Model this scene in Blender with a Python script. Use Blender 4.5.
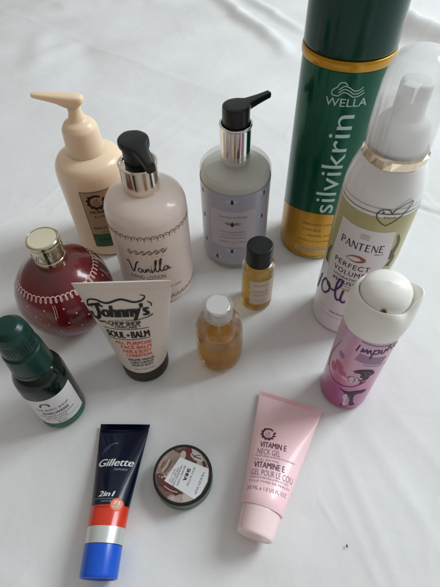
import bpy, bmesh, math, random
import numpy as np
from mathutils import Vector, Matrix, Euler
random.seed(4); np.random.seed(4)
for o in list(bpy.data.objects): bpy.data.objects.remove(o)
scene = bpy.context.scene
col = scene.collection
S = 0.01                                   # everything below is measured in centimetres
PI = math.pi

# ------------------------------------------------------------------ camera
cam_d = bpy.data.cameras.new('camera'); cam = bpy.data.objects.new('camera', cam_d); col.objects.link(cam)
RX = (0.99958381, -0.02266044, -0.01785253)
DN = (-0.02884802, -0.78518419, -0.61858999)
FW = (0.0, 0.61884756, -0.78551111)
m3 = Matrix((RX, tuple(-a for a in DN), tuple(-a for a in FW))).transposed()
cam.matrix_world = Matrix.Translation((0, 0, 33*S)) @ m3.to_4x4()
cam_d.sensor_fit = 'VERTICAL'; cam_d.sensor_height = 24; cam_d.lens = 24*440/587
cam_d.clip_start = 0.01; cam_d.clip_end = 50
cam_d.dof.use_dof = True; cam_d.dof.focus_distance = 0.31; cam_d.dof.aperture_fstop = 22
scene.camera = cam

# ------------------------------------------------------------------ light
world = bpy.data.worlds.new('World'); scene.world = world; world.use_nodes = True
nt = world.node_tree; nt.nodes.clear()
wo = nt.nodes.new('ShaderNodeOutputWorld'); bg = nt.nodes.new('ShaderNodeBackground')
tc = nt.nodes.new('ShaderNodeTexCoord'); sep = nt.nodes.new('ShaderNodeSeparateXYZ')
ramp = nt.nodes.new('ShaderNodeValToRGB'); mr = nt.nodes.new('ShaderNodeMapRange')
nt.links.new(tc.outputs['Generated'], sep.inputs[0])
dot = nt.nodes.new('ShaderNodeVectorMath'); dot.operation = 'DOT_PRODUCT'
dot.inputs[1].default_value = (0.45, 0.45, 0.77)
nt.links.new(tc.outputs['Generated'], dot.inputs[0])
mr.inputs[1].default_value = -1; mr.inputs[2].default_value = 1
nt.links.new(dot.outputs['Value'], mr.inputs[0]); nt.links.new(mr.outputs[0], ramp.inputs[0])
ramp.color_ramp.elements[0].position = 0.30; ramp.color_ramp.elements[0].color = (0.20, 0.16, 0.135, 1)
ramp.color_ramp.elements[1].position = 0.95; ramp.color_ramp.elements[1].color = (0.57, 0.60, 0.61, 1)
e = ramp.color_ramp.elements.new(0.6); e.color = (0.40, 0.365, 0.33, 1)
nt.links.new(ramp.outputs[0], bg.inputs[0]); bg.inputs[1].default_value = 0.71
nt.links.new(bg.outputs[0], wo.inputs[0])

def area(name, loc, target, sx, sy, power, color):
    l = bpy.data.lights.new(name, 'AREA'); l.shape = 'RECTANGLE'; l.size = sx*S; l.size_y = sy*S
    l.energy = power; l.color = color
    o = bpy.data.objects.new(name, l); col.objects.link(o)
    loc = Vector(loc)*S; o.location = loc
    o.rotation_euler = (Vector(target)*S - loc).to_track_quat('-Z', 'Y').to_euler()
    return o
area('window_light', (140, 80, 122), (0, 28, 0), 78, 94, 26.0, (0.86, 0.96, 1.0))
scene.view_settings.view_transform = 'Standard'; scene.view_settings.look = 'None'
scene.view_settings.exposure = 0.31; scene.view_settings.gamma = 1
scene.render.engine = 'CYCLES'
scene.cycles.max_bounces = 12; scene.cycles.transmission_bounces = 10; scene.cycles.transparent_max_bounces = 16
scene.cycles.caustics_refractive = True
scene.render.resolution_x = 768; scene.render.resolution_y = 1024

# ------------------------------------------------------------------ helpers
def srgb(r, g, b, k=1.0):
    def f(v):
        v /= 255.0
        return (v/12.92 if v <= 0.04045 else ((v+0.055)/1.055)**2.4)*k
    return (min(f(r), .95), min(f(g), .95), min(f(b), .95), 1)

def mat(name, color, rough=0.4, metal=0.0, coat=0.0, trans=0.0, ior=1.45, sss=0.0, var=0.06, bump=0.0, bscale=300, spec=0.5, coatr=0.08):
    m = bpy.data.materials.new(name); m.use_nodes = True; t = m.node_tree
    p = t.nodes['Principled BSDF']
    p.inputs['Base Color'].default_value = color; p.inputs['Roughness'].default_value = rough
    p.inputs['Metallic'].default_value = metal; p.inputs['Coat Weight'].default_value = coat
    p.inputs['Coat Roughness'].default_value = coatr
    p.inputs['Transmission Weight'].default_value = trans; p.inputs['IOR'].default_value = ior
    p.inputs['Specular IOR Level'].default_value = spec
    if sss:
        p.inputs['Subsurface Weight'].default_value = sss; p.inputs['Subsurface Scale'].default_value = 0.008
        p.inputs['Subsurface Radius'].default_value = (1, .7, .5)
    tcn = t.nodes.new('ShaderNodeTexCoord')
    if var and not trans:
        n = t.nodes.new('ShaderNodeTexNoise'); n.inputs['Scale'].default_value = 45; n.inputs['Detail'].default_value = 6
        t.links.new(tcn.outputs['Object'], n.inputs['Vector'])
        mx = t.nodes.new('ShaderNodeMix'); mx.data_type = 'RGBA'
        mx.inputs[6].default_value = tuple(c*(1-var) for c in color[:3])+(1,)
        mx.inputs[7].default_value = tuple(min(1, c*(1+var)) for c in color[:3])+(1,)
        t.links.new(n.outputs['Fac'], mx.inputs[0]); t.links.new(mx.outputs[2], p.inputs['Base Color'])
        n2 = t.nodes.new('ShaderNodeTexNoise'); n2.inputs['Scale'].default_value = 120; n2.inputs['Detail'].default_value = 8
        t.links.new(tcn.outputs['Object'], n2.inputs['Vector'])
        r = t.nodes.new('ShaderNodeMapRange'); r.inputs[3].default_value = rough*0.8; r.inputs[4].default_value = min(1, rough*1.25)
        t.links.new(n2.outputs['Fac'], r.inputs[0]); t.links.new(r.outputs[0], p.inputs['Roughness'])
    if bump:
        nb = t.nodes.new('ShaderNodeTexNoise'); nb.inputs['Scale'].default_value = bscale; nb.inputs['Detail'].default_value = 5
        t.links.new(tcn.outputs['Object'], nb.inputs['Vector'])
        b = t.nodes.new('ShaderNodeBump'); b.inputs['Strength'].default_value = bump; b.inputs['Distance'].default_value = 0.001
        t.links.new(nb.outputs['Fac'], b.inputs['Height']); t.links.new(b.outputs[0], p.inputs['Normal'])
    return m

def ink(name, color, rough=0.5): return mat(name, color, rough, var=0.03)

def glassmat(name, color, rough=0.0, ior=1.45, clear=0.35, tint=None):
    """glass that lets part of the light straight through"""
    m = bpy.data.materials.new(name); m.use_nodes = True; t = m.node_tree; t.nodes.clear()
    o = t.nodes.new('ShaderNodeOutputMaterial'); g = t.nodes.new('ShaderNodeBsdfGlass')
    g.inputs['Color'].default_value = color; g.inputs['Roughness'].default_value = rough; g.inputs['IOR'].default_value = ior
    tr = t.nodes.new('ShaderNodeBsdfTransparent'); tr.inputs['Color'].default_value = tint or color
    mx = t.nodes.new('ShaderNodeMixShader'); mx.inputs[0].default_value = clear
    t.links.new(g.outputs[0], mx.inputs[1]); t.links.new(tr.outputs[0], mx.inputs[2]); t.links.new(mx.outputs[0], o.inputs[0])
    return m

def frosted(name, color, alpha=0.5, rough=0.25):
    m = bpy.data.materials.new(name); m.use_nodes = True; t = m.node_tree
    p = t.nodes['Principled BSDF']; p.inputs['Base Color'].default_value = color
    p.inputs['Roughness'].default_value = rough; p.inputs['Alpha'].default_value = alpha
    return m

def thing(name, label, cat, loc=(0, 0, 0), rotz=0):
    o = bpy.data.objects.new(name, None); col.objects.link(o)
    o.empty_display_size = 0.01
    o.location = Vector(loc)*S; o.rotation_euler = (0, 0, rotz); o['label'] = label; o['category'] = cat
    return o

def link(name, verts, faces, mats, parent=None, smooth=True, midx=None, angle=38):
    me = bpy.data.meshes.new(name)
    me.from_pydata([tuple(c*S for c in v) for v in verts], [], faces)
    if not isinstance(mats, (list, tuple)): mats = [mats]
    for m in mats: me.materials.append(m)
    if midx is not None: me.polygons.foreach_set('material_index', midx)
    me.update()
    bm = bmesh.new(); bm.from_mesh(me)
    if midx is None: bmesh.ops.recalc_face_normals(bm, faces=bm.faces)
    bm.to_mesh(me); bm.free()
    if smooth:
        me.polygons.foreach_set('use_smooth', [True]*len(me.polygons))
        me.set_sharp_from_angle(angle=math.radians(angle))
    o = bpy.data.objects.new(name, me); col.objects.link(o)
    if parent is not None: o.parent = parent
    return o

def lathe_geo(prof, n=96, cx=0, cy=0):
    V, F = [], []
    rings = []
    for (r, h) in prof:
        if r < 1e-6:
            rings.append([len(V)]); V.append((cx, cy, h))
        else:
            k = len(V); rings.append(list(range(k, k+n)))
            V += [(cx+r*math.cos(2*PI*i/n), cy+r*math.sin(2*PI*i/n), h) for i in range(n)]
    for a, b in zip(rings[:-1], rings[1:]):
        if len(a) == 1 and len(b) == 1: continue
        for i in range(n):
            j = (i+1) % n
            if len(a) == 1: F.append((a[0], b[j], b[i]))
            elif len(b) == 1: F.append((a[i], a[j], b[0]))
            else: F.append((a[i], a[j], b[j], b[i]))
    return V, F

def lathe(name, prof, m, parent, n=96, cx=0, cy=0, angle=38):
    V, F = lathe_geo(prof, n, cx, cy)
    return link(name, V, F, m, parent, angle=angle)

def rnd(prof, rad=0.08, k=4):
    """round the corners of a lathe profile"""
    out = [prof[0]]
    for i in range(1, len(prof)-1):
        a, b, c = map(lambda p: Vector(p), prof[i-1:i+2])
        d1, d2 = (a-b), (c-b); l = min(rad, d1.length*.45, d2.length*.45)
        if l < 1e-4: out.append(tuple(b)); continue
        p, q = b+d1.normalized()*l, b+d2.normalized()*l
        for j in range(k+1):
            t = j/k; out.append(tuple((1-t)**2*p+2*t*(1-t)*b+t*t*q))
    out.append(prof[-1])
    return out

# ---- planar artwork, cut on a grid and wrapped on a surface
class Art:
    def __init__(s): s.polys = []           # (pts [(u,v)], faces, mat index, lift)
    def add(s, pts, faces, mi=0, lift=0.0): s.polys.append((pts, faces, mi, lift)); return s
    def poly(s, pts, mi=0, lift=0.0): return s.add(list(pts), [tuple(range(len(pts)))], mi, lift)
    def rect(s, x0, y0, x1, y1, mi=0, lift=0.0): return s.poly([(x0, y0), (x1, y0), (x1, y1), (x0, y1)], mi, lift)
    def disc(s, x, y, rx, ry=None, mi=0, lift=0.0, rot=0, n=28):
        ry = ry or rx; c, d = math.cos(rot), math.sin(rot)
        return s.poly([(x+rx*math.cos(a)*c-ry*math.sin(a)*d, y+rx*math.cos(a)*d+ry*math.sin(a)*c) for a in [2*PI*i/n for i in range(n)]], mi, lift)
    def line(s, pts, w, mi=0, lift=0.0, smooth=0, taper=None):
        P = [Vector(p) for p in pts]
        if smooth:
            Q = []
            E = [P[0]*2-P[1]]+P+[P[-1]*2-P[-2]]
            for i in range(1, len(E)-2):
                for j in range(smooth):
                    t = j/smooth; a, b, c, d = E[i-1:i+3]
                    Q.append(0.5*((2*b)+(c-a)*t+(2*a-5*b+4*c-d)*t*t+(3*b-a-3*c+d)*t**3))
            Q.append(P[-1]); P = Q
        n = len(P); pts2, fs = [], []
        for i, p in enumerate(P):
            d = (P[min(i+1, n-1)]-P[max(i-1, 0)])
            d = d.normalized() if d.length > 1e-9 else Vector((1, 0))
            nn = Vector((-d.y, d.x)); ww = w/2
            if taper: t = i/(n-1); ww *= taper[0]*(1-t)+taper[1]*t if len(taper) == 2 else (taper[0]+(taper[1]-taper[0])*math.sin(PI*t))
            ww *= 1
            pts2 += [tuple(p+nn*ww)+(lift+i*0.00006,), tuple(p-nn*ww)+(lift+i*0.00006,)]
        for i in range(n-1): fs.append((2*i, 2*i+1, 2*i+3, 2*i+2))
        return s.add(pts2, fs, mi, 0.0)
    def blob(s, pts, mi=0, lift=0.0, k=6):
        P = [Vector(p) for p in pts]; n = len(P); out = []
        for i in range(n):
            a, b, c, d = P[i-1], P[i], P[(i+1) % n], P[(i+2) % n]
            for j in range(k):
                t = j/k; q = 0.5*((2*b)+(c-a)*t+(2*a-5*b+4*c-d)*t*t+(3*b-a-3*c+d)*t**3); out.append((q.x, q.y))
        return s.poly(out, mi, lift)
    def text(s, st, x, y, h, width=None, mi=0, lift=0.0, rot=0.0, bold=0.0, shear=0.0, align='L', space=1.0, stretch=1.0):
        cu = bpy.data.curves.new('t', 'FONT'); cu.body = st; cu.size = 1; cu.offset = 0.0; cu.shear = shear; cu.resolution_u = 3; cu.space_character = space
        ob = bpy.data.objects.new('t', cu); col.objects.link(ob)
        dg = bpy.context.evaluated_depsgraph_get(); me = bpy.data.meshes.new_from_object(ob.evaluated_get(dg))
        vs = [(v.co.x, v.co.y) for v in me.vertices]; fs = [tuple(p.vertices) for p in me.polygons]
        bpy.data.objects.remove(ob); bpy.data.curves.remove(cu); bpy.data.meshes.remove(me)
        if not vs: return s
        x0, x1 = min(v[0] for v in vs), max(v[0] for v in vs)
        cap = 0.72
        sy = h/cap; sx = (width/(x1-x0)) if width else sy*stretch
        W = (x1-x0)*sx; off = {'L': 0, 'C': -W/2, 'R': -W}[align]
        c, d = math.cos(rot), math.sin(rot); out = []
        for (a, b) in vs:
            a = (a-x0)*sx+off; b = b*sy
            out.append((x+a*c-b*d, y+a*d+b*c))
        s.add(out, fs, mi, lift)
        if bold > .004:
            nc = 3 if bold > .012 else 2
            for k in range(1, nc):
                q = bold*sx*1.5*(1 if k == 1 else -1)
                s.add([(a+q*c, b+q*d) for a, b in out], fs, mi, lift+.0012*k)
        return s
    def build(s, name, mapf, mats, parent, cell=0.25, off=0.012):
        bm = bmesh.new()
        for pts, faces, mi, lift in s.polys:
            vs = [bm.verts.new((p[0], p[1], (p[2] if len(p) > 2 else lift))) for p in pts]
            for f in faces:
                try: nf = bm.faces.new([vs[i] for i in f]); nf.material_index = mi
                except ValueError: pass
        bmesh.ops.triangulate(bm, faces=[f for f in bm.faces if len(f.verts) > 4])
        xs = [v.co.x for v in bm.verts]; ys = [v.co.y for v in bm.verts]
        for ax, vals in ((0, xs), (1, ys)):
            c = math.floor(min(vals)/cell)*cell+cell*0.5013
            while c < max(vals):
                bmesh.ops.bisect_plane(bm, geom=bm.verts[:]+bm.edges[:]+bm.faces[:], plane_co=(c if ax == 0 else 0, c if ax == 1 else 0, 0), plane_no=(1, 0, 0) if ax == 0 else (0, 1, 0))
                c += cell
        for f in bm.faces:
            if f.normal.z < 0: f.normal_flip()
        for v in bm.verts:
            v.co = Vector(mapf(v.co.x, v.co.y, off+v.co.z))*S
        me = bpy.data.meshes.new(name); bm.to_mesh(me); bm.free()
        for m in (mats if isinstance(mats, (list, tuple)) else [mats]): me.materials.append(m)
        me.polygons.foreach_set('use_smooth', [True]*len(me.polygons))
        o = bpy.data.objects.new(name, me); col.objects.link(o)
        if parent is not None: o.parent = parent
        return o

def cylmap(G, rf):
    a0 = math.atan2(-G[1], -G[0])
    if not callable(rf): r0 = rf; rf = lambda h: r0
    def f(u, v, off):
        r = rf(v); a = a0+u/r
        return ((r+off)*math.cos(a), (r+off)*math.sin(a), v)
    return f

def interp(tab, x):
    if x <= tab[0][0]: return tab[0][1]
    for (a, b), (c, d) in zip(tab[:-1], tab[1:]):
        if x <= c: return b+(d-b)*(x-a)/(c-a)
    return tab[-1][1]

def smoothtab(tab, n=40):
    """Catmull-Rom through a table (profile smoothing)"""
    P = [Vector(p) for p in tab]; E = [P[0]*2-P[1]]+P+[P[-1]*2-P[-2]]; out = []
    k = max(2, n//len(tab))
    for i in range(1, len(E)-2):
        a, b, c, d = E[i-1:i+3]
        for j in range(k):
            t = j/k; out.append(tuple(0.5*((2*b)+(c-a)*t+(2*a-5*b+4*c-d)*t*t+(3*b-a-3*c+d)*t**3)))
    out.append(tuple(P[-1])); return out

def prism(name, outline, z0f, z1f, m, parent, bevel=0.05, origin=(0, 0), ang=0):
    """plan outline (x,y) extruded between heights given as functions of x; softly bevelled"""
    bm = bmesh.new(); c, s_ = math.cos(ang), math.sin(ang)
    tp = lambda x, y, z: Vector((origin[0]+x*c-y*s_, origin[1]+x*s_+y*c, z))
    n = len(outline)
    lo = [bm.verts.new(tp(x, y, z0f(x))) for x, y in outline]; hi = [bm.verts.new(tp(x, y, z1f(x))) for x, y in outline]
    bm.faces.new(hi); bm.faces.new(lo[::-1])
    for i in range(n): bm.faces.new((lo[i], lo[(i+1) % n], hi[(i+1) % n], hi[i]))
    es = [e for e in bm.edges if (e.verts[0] in hi and e.verts[1] in hi) or (e.verts[0] in lo and e.verts[1] in lo)]
    bmesh.ops.bevel(bm, geom=es, offset=bevel, segments=3, affect='EDGES', profile=0.5)
    bmesh.ops.recalc_face_normals(bm, faces=bm.faces)
    V = [tuple(v.co) for v in bm.verts]; bm.verts.index_update(); F = [tuple(v.index for v in f.verts) for f in bm.faces]; bm.free()
    return link(name, V, F, m, parent, angle=45)

def key_outline(r, L, w0, w1, n=24, tipround=6):
    """teardrop: a disc of radius r that runs into a spout of length L along +x"""
    a1 = math.asin(min(.99, w0/r)); pts = []
    for i in range(n+1):
        a = a1+(2*PI-2*a1)*i/n; pts.append((r*math.cos(a), r*math.sin(a)))
    # blend to spout
    for t in (0.3, 0.6, 0.9): pts.append((r*math.cos(a1)+(L-r*math.cos(a1))*t, -(w0+(w1-w0)*t)))
    for i in range(tipround+1):
        a = -PI/2+PI*i/tipround; pts.append((L+0.35*w1*math.cos(a), w1*math.sin(a)))
    for t in (0.9, 0.6, 0.3): pts.append((r*math.cos(a1)+(L-r*math.cos(a1))*t, (w0+(w1-w0)*t)))
    return pts

def spout_loft(name, st, m, parent, ang=0, n=28, ex=.55, origin=(0, 0)):
    """stations (x, half width, bottom, top) joined by rounded-rectangle sections"""
    V, F = [], []; ca, sa = math.cos(ang), math.sin(ang)
    for (x, w, z0, z1) in st:
        zc, hz = (z0+z1)/2, (z1-z0)/2
        for i in range(n):
            th = 2*PI*i/n; c, q = math.cos(th), math.sin(th)
            y = w*math.copysign(abs(c)**ex, c); z = zc+hz*math.copysign(abs(q)**ex, q)
            V.append((origin[0]+x*ca-y*sa, origin[1]+x*sa+y*ca, z))
    for k in range(len(st)-1):
        for i in range(n): j = (i+1) % n; F.append((k*n+i, k*n+j, (k+1)*n+j, (k+1)*n+i))
    F.append(tuple(range(n))[::-1]); F.append(tuple(range((len(st)-1)*n, len(st)*n)))
    return link(name, V, F, m, parent, angle=55)

def head_stations(r, L, wt, ztop, zbot, droop, n=44, w_mid=None, pw=1.6):
    st = []
    for i in range(n+1):
        t = i/n
        x = -r*math.cos(t*PI/2*1.0) if t < .0 else None
    xs = [-r*math.cos(math.radians(a)) for a in range(0, 91, 6)]
    xs += [k*L/26 for k in range(1, 26)]
    xs += [L, L+.06, L+.10, L+.12]
    for x in xs:
        if x <= 0: w = math.sqrt(max(.0009, r*r-x*x))
        else:
            disc = math.sqrt(max(0, r*r-x*x)) if x < r else 0
            arm = wt+(r*.72-wt)*max(0, 1-x/L)**pw
            w = (disc**6+arm**6)**(1/6)
            if disc > arm: w = max(disc, arm)
        e = max(0, (x-L)/.12); edge = math.sqrt(max(0, 1-e*e))if x > L else 1
        sq = min(1, .75+.25*math.sqrt(max(0, 1-(x/r)**2))) if x < -r*.7 else 1
        w *= max(.5, edge); xx = max(0, x)
        zt = ztop-droop*xx*xx/L; zb = zbot(x)-droop*xx*xx/L; mid = (zt+zb)/2
        st.append((x, w, mid+(zb-mid)*max(.45, edge)*sq, mid+(zt-mid)*max(.45, edge)*sq))
    return st

# ------------------------------------------------------------------ bed sheet (the surface)
def vnoise(x, y, seed):
    rs = np.random.RandomState(seed); T = rs.rand(256, 256)
    xi = np.floor(x).astype(int); yi = np.floor(y).astype(int); fx = x-xi; fy = y-yi
    fx = fx*fx*(3-2*fx); fy = fy*fy*(3-2*fy)
    g = lambda a, b: T[a % 256, b % 256]
    return (g(xi, yi)*(1-fx)+g(xi+1, yi)*fx)*(1-fy)+(g(xi, yi+1)*(1-fx)+g(xi+1, yi+1)*fx)*fy
def fbm(x, y, seed, o=4):
    r = 0; a = .5
    for i in range(o): r = r+a*vnoise(x*2**i, y*2**i, seed+i); a *= .5
    return r
def sheet_height(X, Y):
    wx = (fbm(X/9, Y/9, 3)-.5)*5; wy = (fbm(X/9, Y/9, 17)-.5)*5
    far = np.clip((Y-42)/30, 0, 1); right = np.clip((X-12)/14, 0, 1); edge = np.maximum(far, right)
    Z = (fbm(X/26, Y/26, 5, 3)-.47)*(0.30+2.0*far+0.3*right)
    # fine directional creases (ridged noise along a slanted axis)
    def ridge(ang, s1, s2, seed, amp, pw=3):
        c, s = math.cos(ang), math.sin(ang); U = (X+wx*.5)*c+(Y+wy*.5)*s; V = -(X+wx*.5)*s+(Y+wy*.5)*c
        n = fbm(U/s1, V/s2, seed, 2); return amp*np.clip(1-np.abs(n-.47)*7, 0, 1)**pw
    mask = np.clip(fbm(X/14, Y/14, 31, 2)*2.6-.8, 0, 1)
    Z = Z+ridge(math.radians(112), 22, 2.6, 41, .055)*mask*(1+1.2*right)*(1-.5*far)
    Z = Z+ridge(math.radians(60), 18, 3.4, 57, .04)*(1-mask)*(1+.8*right)*(1-.5*far)
    Z = Z+ridge(math.radians(140), 40, 9, 77, .09, 2)*far
    Z = Z+(fbm(X/1.6, Y/1.6, 123, 3)-.45)*.035*np.clip(1-far, 0, 1)
    def crease(x0, y0, x1, y1, w, h):
        d = np.array([x1-x0, y1-y0]); L = np.hypot(*d); d = d/L
        u = (X-x0)*d[0]+(Y-y0)*d[1]; v = -(X-x0)*d[1]+(Y-y0)*d[0]+0.35*(vnoise(u/3.0, u*0+3.3, 91)-.5)*w*2
        t = np.clip(u/L, 0, 1); end = np.exp(-((u-t*L)/(w*1.5))**2)
        return h*np.exp(-(v/w)**2)*np.sin(PI*np.clip(t*.9+.05, 0, 1))**.5*end
    Z = Z+crease(0, 106, 12, 76, 1.6, 1.3)+crease(6, 104, 16, 84, 1.2, .7)
    Z = Z+crease(30, 98, 44, 70, 2.6, 2.6)-crease(25, 92, 37, 70, 3.5, 1.2)
    Z = Z+crease(-31, 86, -29, 74, 2.2, .45)+crease(-24, 83, -29, 75, 2.0, .4)-crease(-24, 86, -19, 70, 2.6, .35)
    Z = Z+crease(20, 39, 30, 32.5, .35, -.12)+crease(20, 39.7, 31, 33.2, .8, .10)
    Z = Z+crease(-44, 98, -10, 104, 2.2, 1.1)
    Z = Z+crease(8.5, 11.5, 10.9, 1.5, .5, .08)+crease(7.5, 9.5, 9.6, 2, .35, .045)+crease(10.5, 13, 14, 4, .6, .08)+crease(12, 16, 17, 7, .6, .06)+crease(6.2, 8.2, 7.4, 5.5, .22, .05)
    Z = Z+crease(-20, 6, -11, 2, .6, .08)+crease(-22, 20, -18, 8, .8, .12)
    return Z
base_spots = [(9.78, 33.24, 3.3), (11.08, 23.54, 2.7), (1.65, 32.1, 3.1), (-5.86, 28.03, 3.4), (-11.51, 34.42, 3.2), (-13.48, 23.96, 2.4), (-12.96, 14.92, 1.8), (-6.4, 18.79, 2), (-.16, 19.07, 1.9), (3.37, 25.09, 1.5), (9.77, 15.86, 1.9), (-3.0, 9.12, 2.1), (-7.8, 5, 1.6), (-7.6, 8, 1.9), (-7.5, 11, 2.2), (2.3, 6.5, 2), (3.6, 9.5, 2.4), (5, 13, 2.6)]
def build_sheet():
    xs = np.concatenate([np.linspace(-160, -48, 60)[:-1], np.linspace(-48, -20, 130)[:-1], np.linspace(-20, 22, 420)[:-1], np.linspace(22, 52, 140)[:-1], np.linspace(52, 160, 60)])
    ys = np.concatenate([np.linspace(-60, -4, 40)[:-1], np.linspace(-4, 42, 460)[:-1], np.linspace(42, 112, 260)[:-1], np.linspace(112, 240, 60)])
    X, Y = np.meshgrid(xs, ys)
    Z = sheet_height(X, Y)
    K = np.zeros_like(X)
    for (x, y, r) in base_spots: K = np.maximum(K, np.exp(-np.clip(np.hypot(X-x, Y-y)-r*1.05, 0, 99)**2/1.2))
    Z = Z*(1-K) - 0.0
    inner = (X > -19) & (X < 18) & (Y > 0) & (Y < 39)
    near = np.clip(1-np.maximum(np.clip(np.abs(X+1)-17, 0, 99), np.clip(np.abs(Y-18)-19, 0, 99))/6, 0, 1)
    Z = Z*(1-near*.35)-0.02-0.10*near*(1-K)
    Z = Z + .0
    ny, nx = X.shape
    co = np.stack([X, Y, Z], -1).reshape(-1, 3)*S
    me = bpy.data.meshes.new('bed_sheet')
    idx = np.arange(nx*ny).reshape(ny, nx)
    q = np.stack([idx[:-1, :-1], idx[:-1, 1:], idx[1:, 1:], idx[1:, :-1]], -1).reshape(-1, 4)
    me.vertices.add(len(co)); me.vertices.foreach_set('co', co.ravel())
    me.loops.add(q.size); me.loops.foreach_set('vertex_index', q.ravel())
    me.polygons.add(len(q)); me.polygons.foreach_set('loop_start', np.arange(len(q))*4)
    me.polygons.foreach_set('use_smooth', np.ones(len(q), bool))
    me.update(calc_edges=True)
    m = bpy.data.materials.new('white cotton'); m.use_nodes = True; t = m.node_tree; p = t.nodes['Principled BSDF']
    p.inputs['Roughness'].default_value = 0.85; p.inputs['Specular IOR Level'].default_value = 0.2
    p.inputs['Sheen Weight'].default_value = 0.15
    tcn = t.nodes.new('ShaderNodeTexCoord')
    n = t.nodes.new('ShaderNodeTexNoise'); n.inputs['Scale'].default_value = 9; n.inputs['Detail'].default_value = 7
    t.links.new(tcn.outputs['Object'], n.inputs['Vector'])
    r = t.nodes.new('ShaderNodeValToRGB'); r.color_ramp.elements[0].position = .3; r.color_ramp.elements[1].position = .7
    r.color_ramp.elements[0].color = (0.70, 0.685, 0.68, 1); r.color_ramp.elements[1].color = (0.78, 0.775, 0.77, 1)
    t.links.new(n.outputs['Fac'], r.inputs[0]); t.links.new(r.outputs[0], p.inputs['Base Color'])
    # weave and fine slubs
    w1 = t.nodes.new('ShaderNodeTexWave'); w1.wave_type = 'BANDS'; w1.bands_direction = 'X'; w1.inputs['Scale'].default_value = 260; w1.inputs['Distortion'].default_value = .8
    w2 = t.nodes.new('ShaderNodeTexWave'); w2.wave_type = 'BANDS'; w2.bands_direction = 'Y'; w2.inputs['Scale'].default_value = 260; w2.inputs['Distortion'].default_value = .8
    n3 = t.nodes.new('ShaderNodeTexNoise'); n3.inputs['Scale'].default_value = 55; n3.inputs['Detail'].default_value = 6
    for w in (w1, w2, n3): t.links.new(tcn.outputs['Object'], w.inputs['Vector'])
    ad = t.nodes.new('ShaderNodeMath'); ad.operation = 'ADD'; t.links.new(w1.outputs['Fac'], ad.inputs[0]); t.links.new(w2.outputs['Fac'], ad.inputs[1])
    b1 = t.nodes.new('ShaderNodeBump'); b1.inputs['Strength'].default_value = .35; b1.inputs['Distance'].default_value = .0003
    b2 = t.nodes.new('ShaderNodeBump'); b2.inputs['Strength'].default_value = .5; b2.inputs['Distance'].default_value = .0012
    n4 = t.nodes.new('ShaderNodeTexNoise'); n4.inputs['Scale'].default_value = 900; n4.inputs['Detail'].default_value = 3; t.links.new(tcn.outputs['Object'], n4.inputs['Vector']); t.links.new(n4.outputs['Fac'], b1.inputs['Height']); t.links.new(n3.outputs['Fac'], b2.inputs['Height'])
    t.links.new(b1.outputs[0], b2.inputs['Normal']); t.links.new(b2.outputs[0], p.inputs['Normal'])
    me.materials.append(m)
    o = bpy.data.objects.new('bed_sheet', me); col.objects.link(o); o['kind'] = 'structure'
    return o
build_sheet()

# ------------------------------------------------------------------ common materials
BLACK = mat('black plastic', srgb(22, 23, 23), 0.35, bump=.02)
CHROME = mat('chrome', (0.80, 0.79, 0.77, 1), 0.10, metal=1, var=.02)
DARKINK = ink('dark ink', srgb(40, 34, 36))
WHITEINK = ink('white ink', (0.75, 0.76, 0.76, 1))

def cyl_edge(r, h0, h1, b=0.12): return rnd([(0, h0), (r, h0), (r, h1), (0, h1)], b)

# ================================================================== 1 hairspray can
G = (9.78, 33.24)
t = thing('hairspray_can', 'tall dark green hairspray can with a gold ring and gold base, behind everything', 'hairspray', (*G, 0))
green = mat('green lacquer', srgb(2, 74, 54, 1.15), .26, metal=.45, coat=.25, spec=.3)
gold = mat('gold lacquer', srgb(186, 134, 14, 1.1), .30, metal=.45, coat=.3)
capg = mat('dark green plastic', srgb(0, 56, 46, 1.0), .16, spec=.35)
R0 = 3.26
lathe('body', rnd([(0, .25), (3.1, .25), (R0, .5), (R0, 18.7), (0, 18.7)], .12), green, t, 128)
lathe('base_rim', rnd([(0, 0), (3.05, 0), (3.2, .12), (3.2, .30), (3.0, .42), (0, .42)], .06), mat('bright tin', srgb(190, 160, 90), .25, metal=1), t, 128)
lathe('ring', rnd([(0, 18.68), (3.34, 18.68), (3.37, 18.9), (3.37, 19.15), (3.32, 19.35), (0, 19.35)], .06), gold, t, 128)
lathe('cap', rnd([(0, 19.36), (3.30, 19.36), (3.30, 25.0), (3.05, 25.8), (2.6, 26.1), (0, 26.2)], .25), capg, t, 128)
cm = cylmap(G, R0)
A = Art()      # golden lower wrap with an arched upper edge
n = 96; pts = []
top = [(2*PI*R0*(i/n-.5)) for i in range(n+1)]
tp = lambda u: 3.3+2.75*max(0, math.cos(u/R0*0.75))**.8
poly_pts = []
for i in range(n):
    u0, u1 = top[i], top[i+1]
    A.poly([(u0, .52), (u1, .52), (u1, tp(u1)), (u0, tp(u0))])
gb = A.build('gold_band', cm, gold, t, .3, .012)
A = Art()
A.rect(-1.42, .95, 2.3, 1.75, 0)
A.text('250ML EXTRA HOLD', -1.2, 1.42, .16, 3.2, 1, .01); A.text('HAIRSPRAY', -1.2, 1.1, .16, 1.8, 1, .01)
dg = ink('dull gold ink', srgb(120, 92, 22)); plate = ink('pale plate', srgb(190, 160, 110, 1.0))
A.text('PERFECT HOLD', -1.0, 4.55, .26, 3.2, 2); A.text('FLEXIBLE', -.9, 3.9, .22, 1.7, 2)
A.text('flexible hold', -.4, 3.2, .26, 2.4, 2, shear=.3); A.text('brillance naturelle', -1.2, 2.5, .2, 3.2, 2, shear=.2)
A.build('label', cm, [plate, dg, dg], t, .3, .024)
A = Art()
A.text('WELLA', -.92, 16.24, .62, 3.05, 0, bold=.004)
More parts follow.
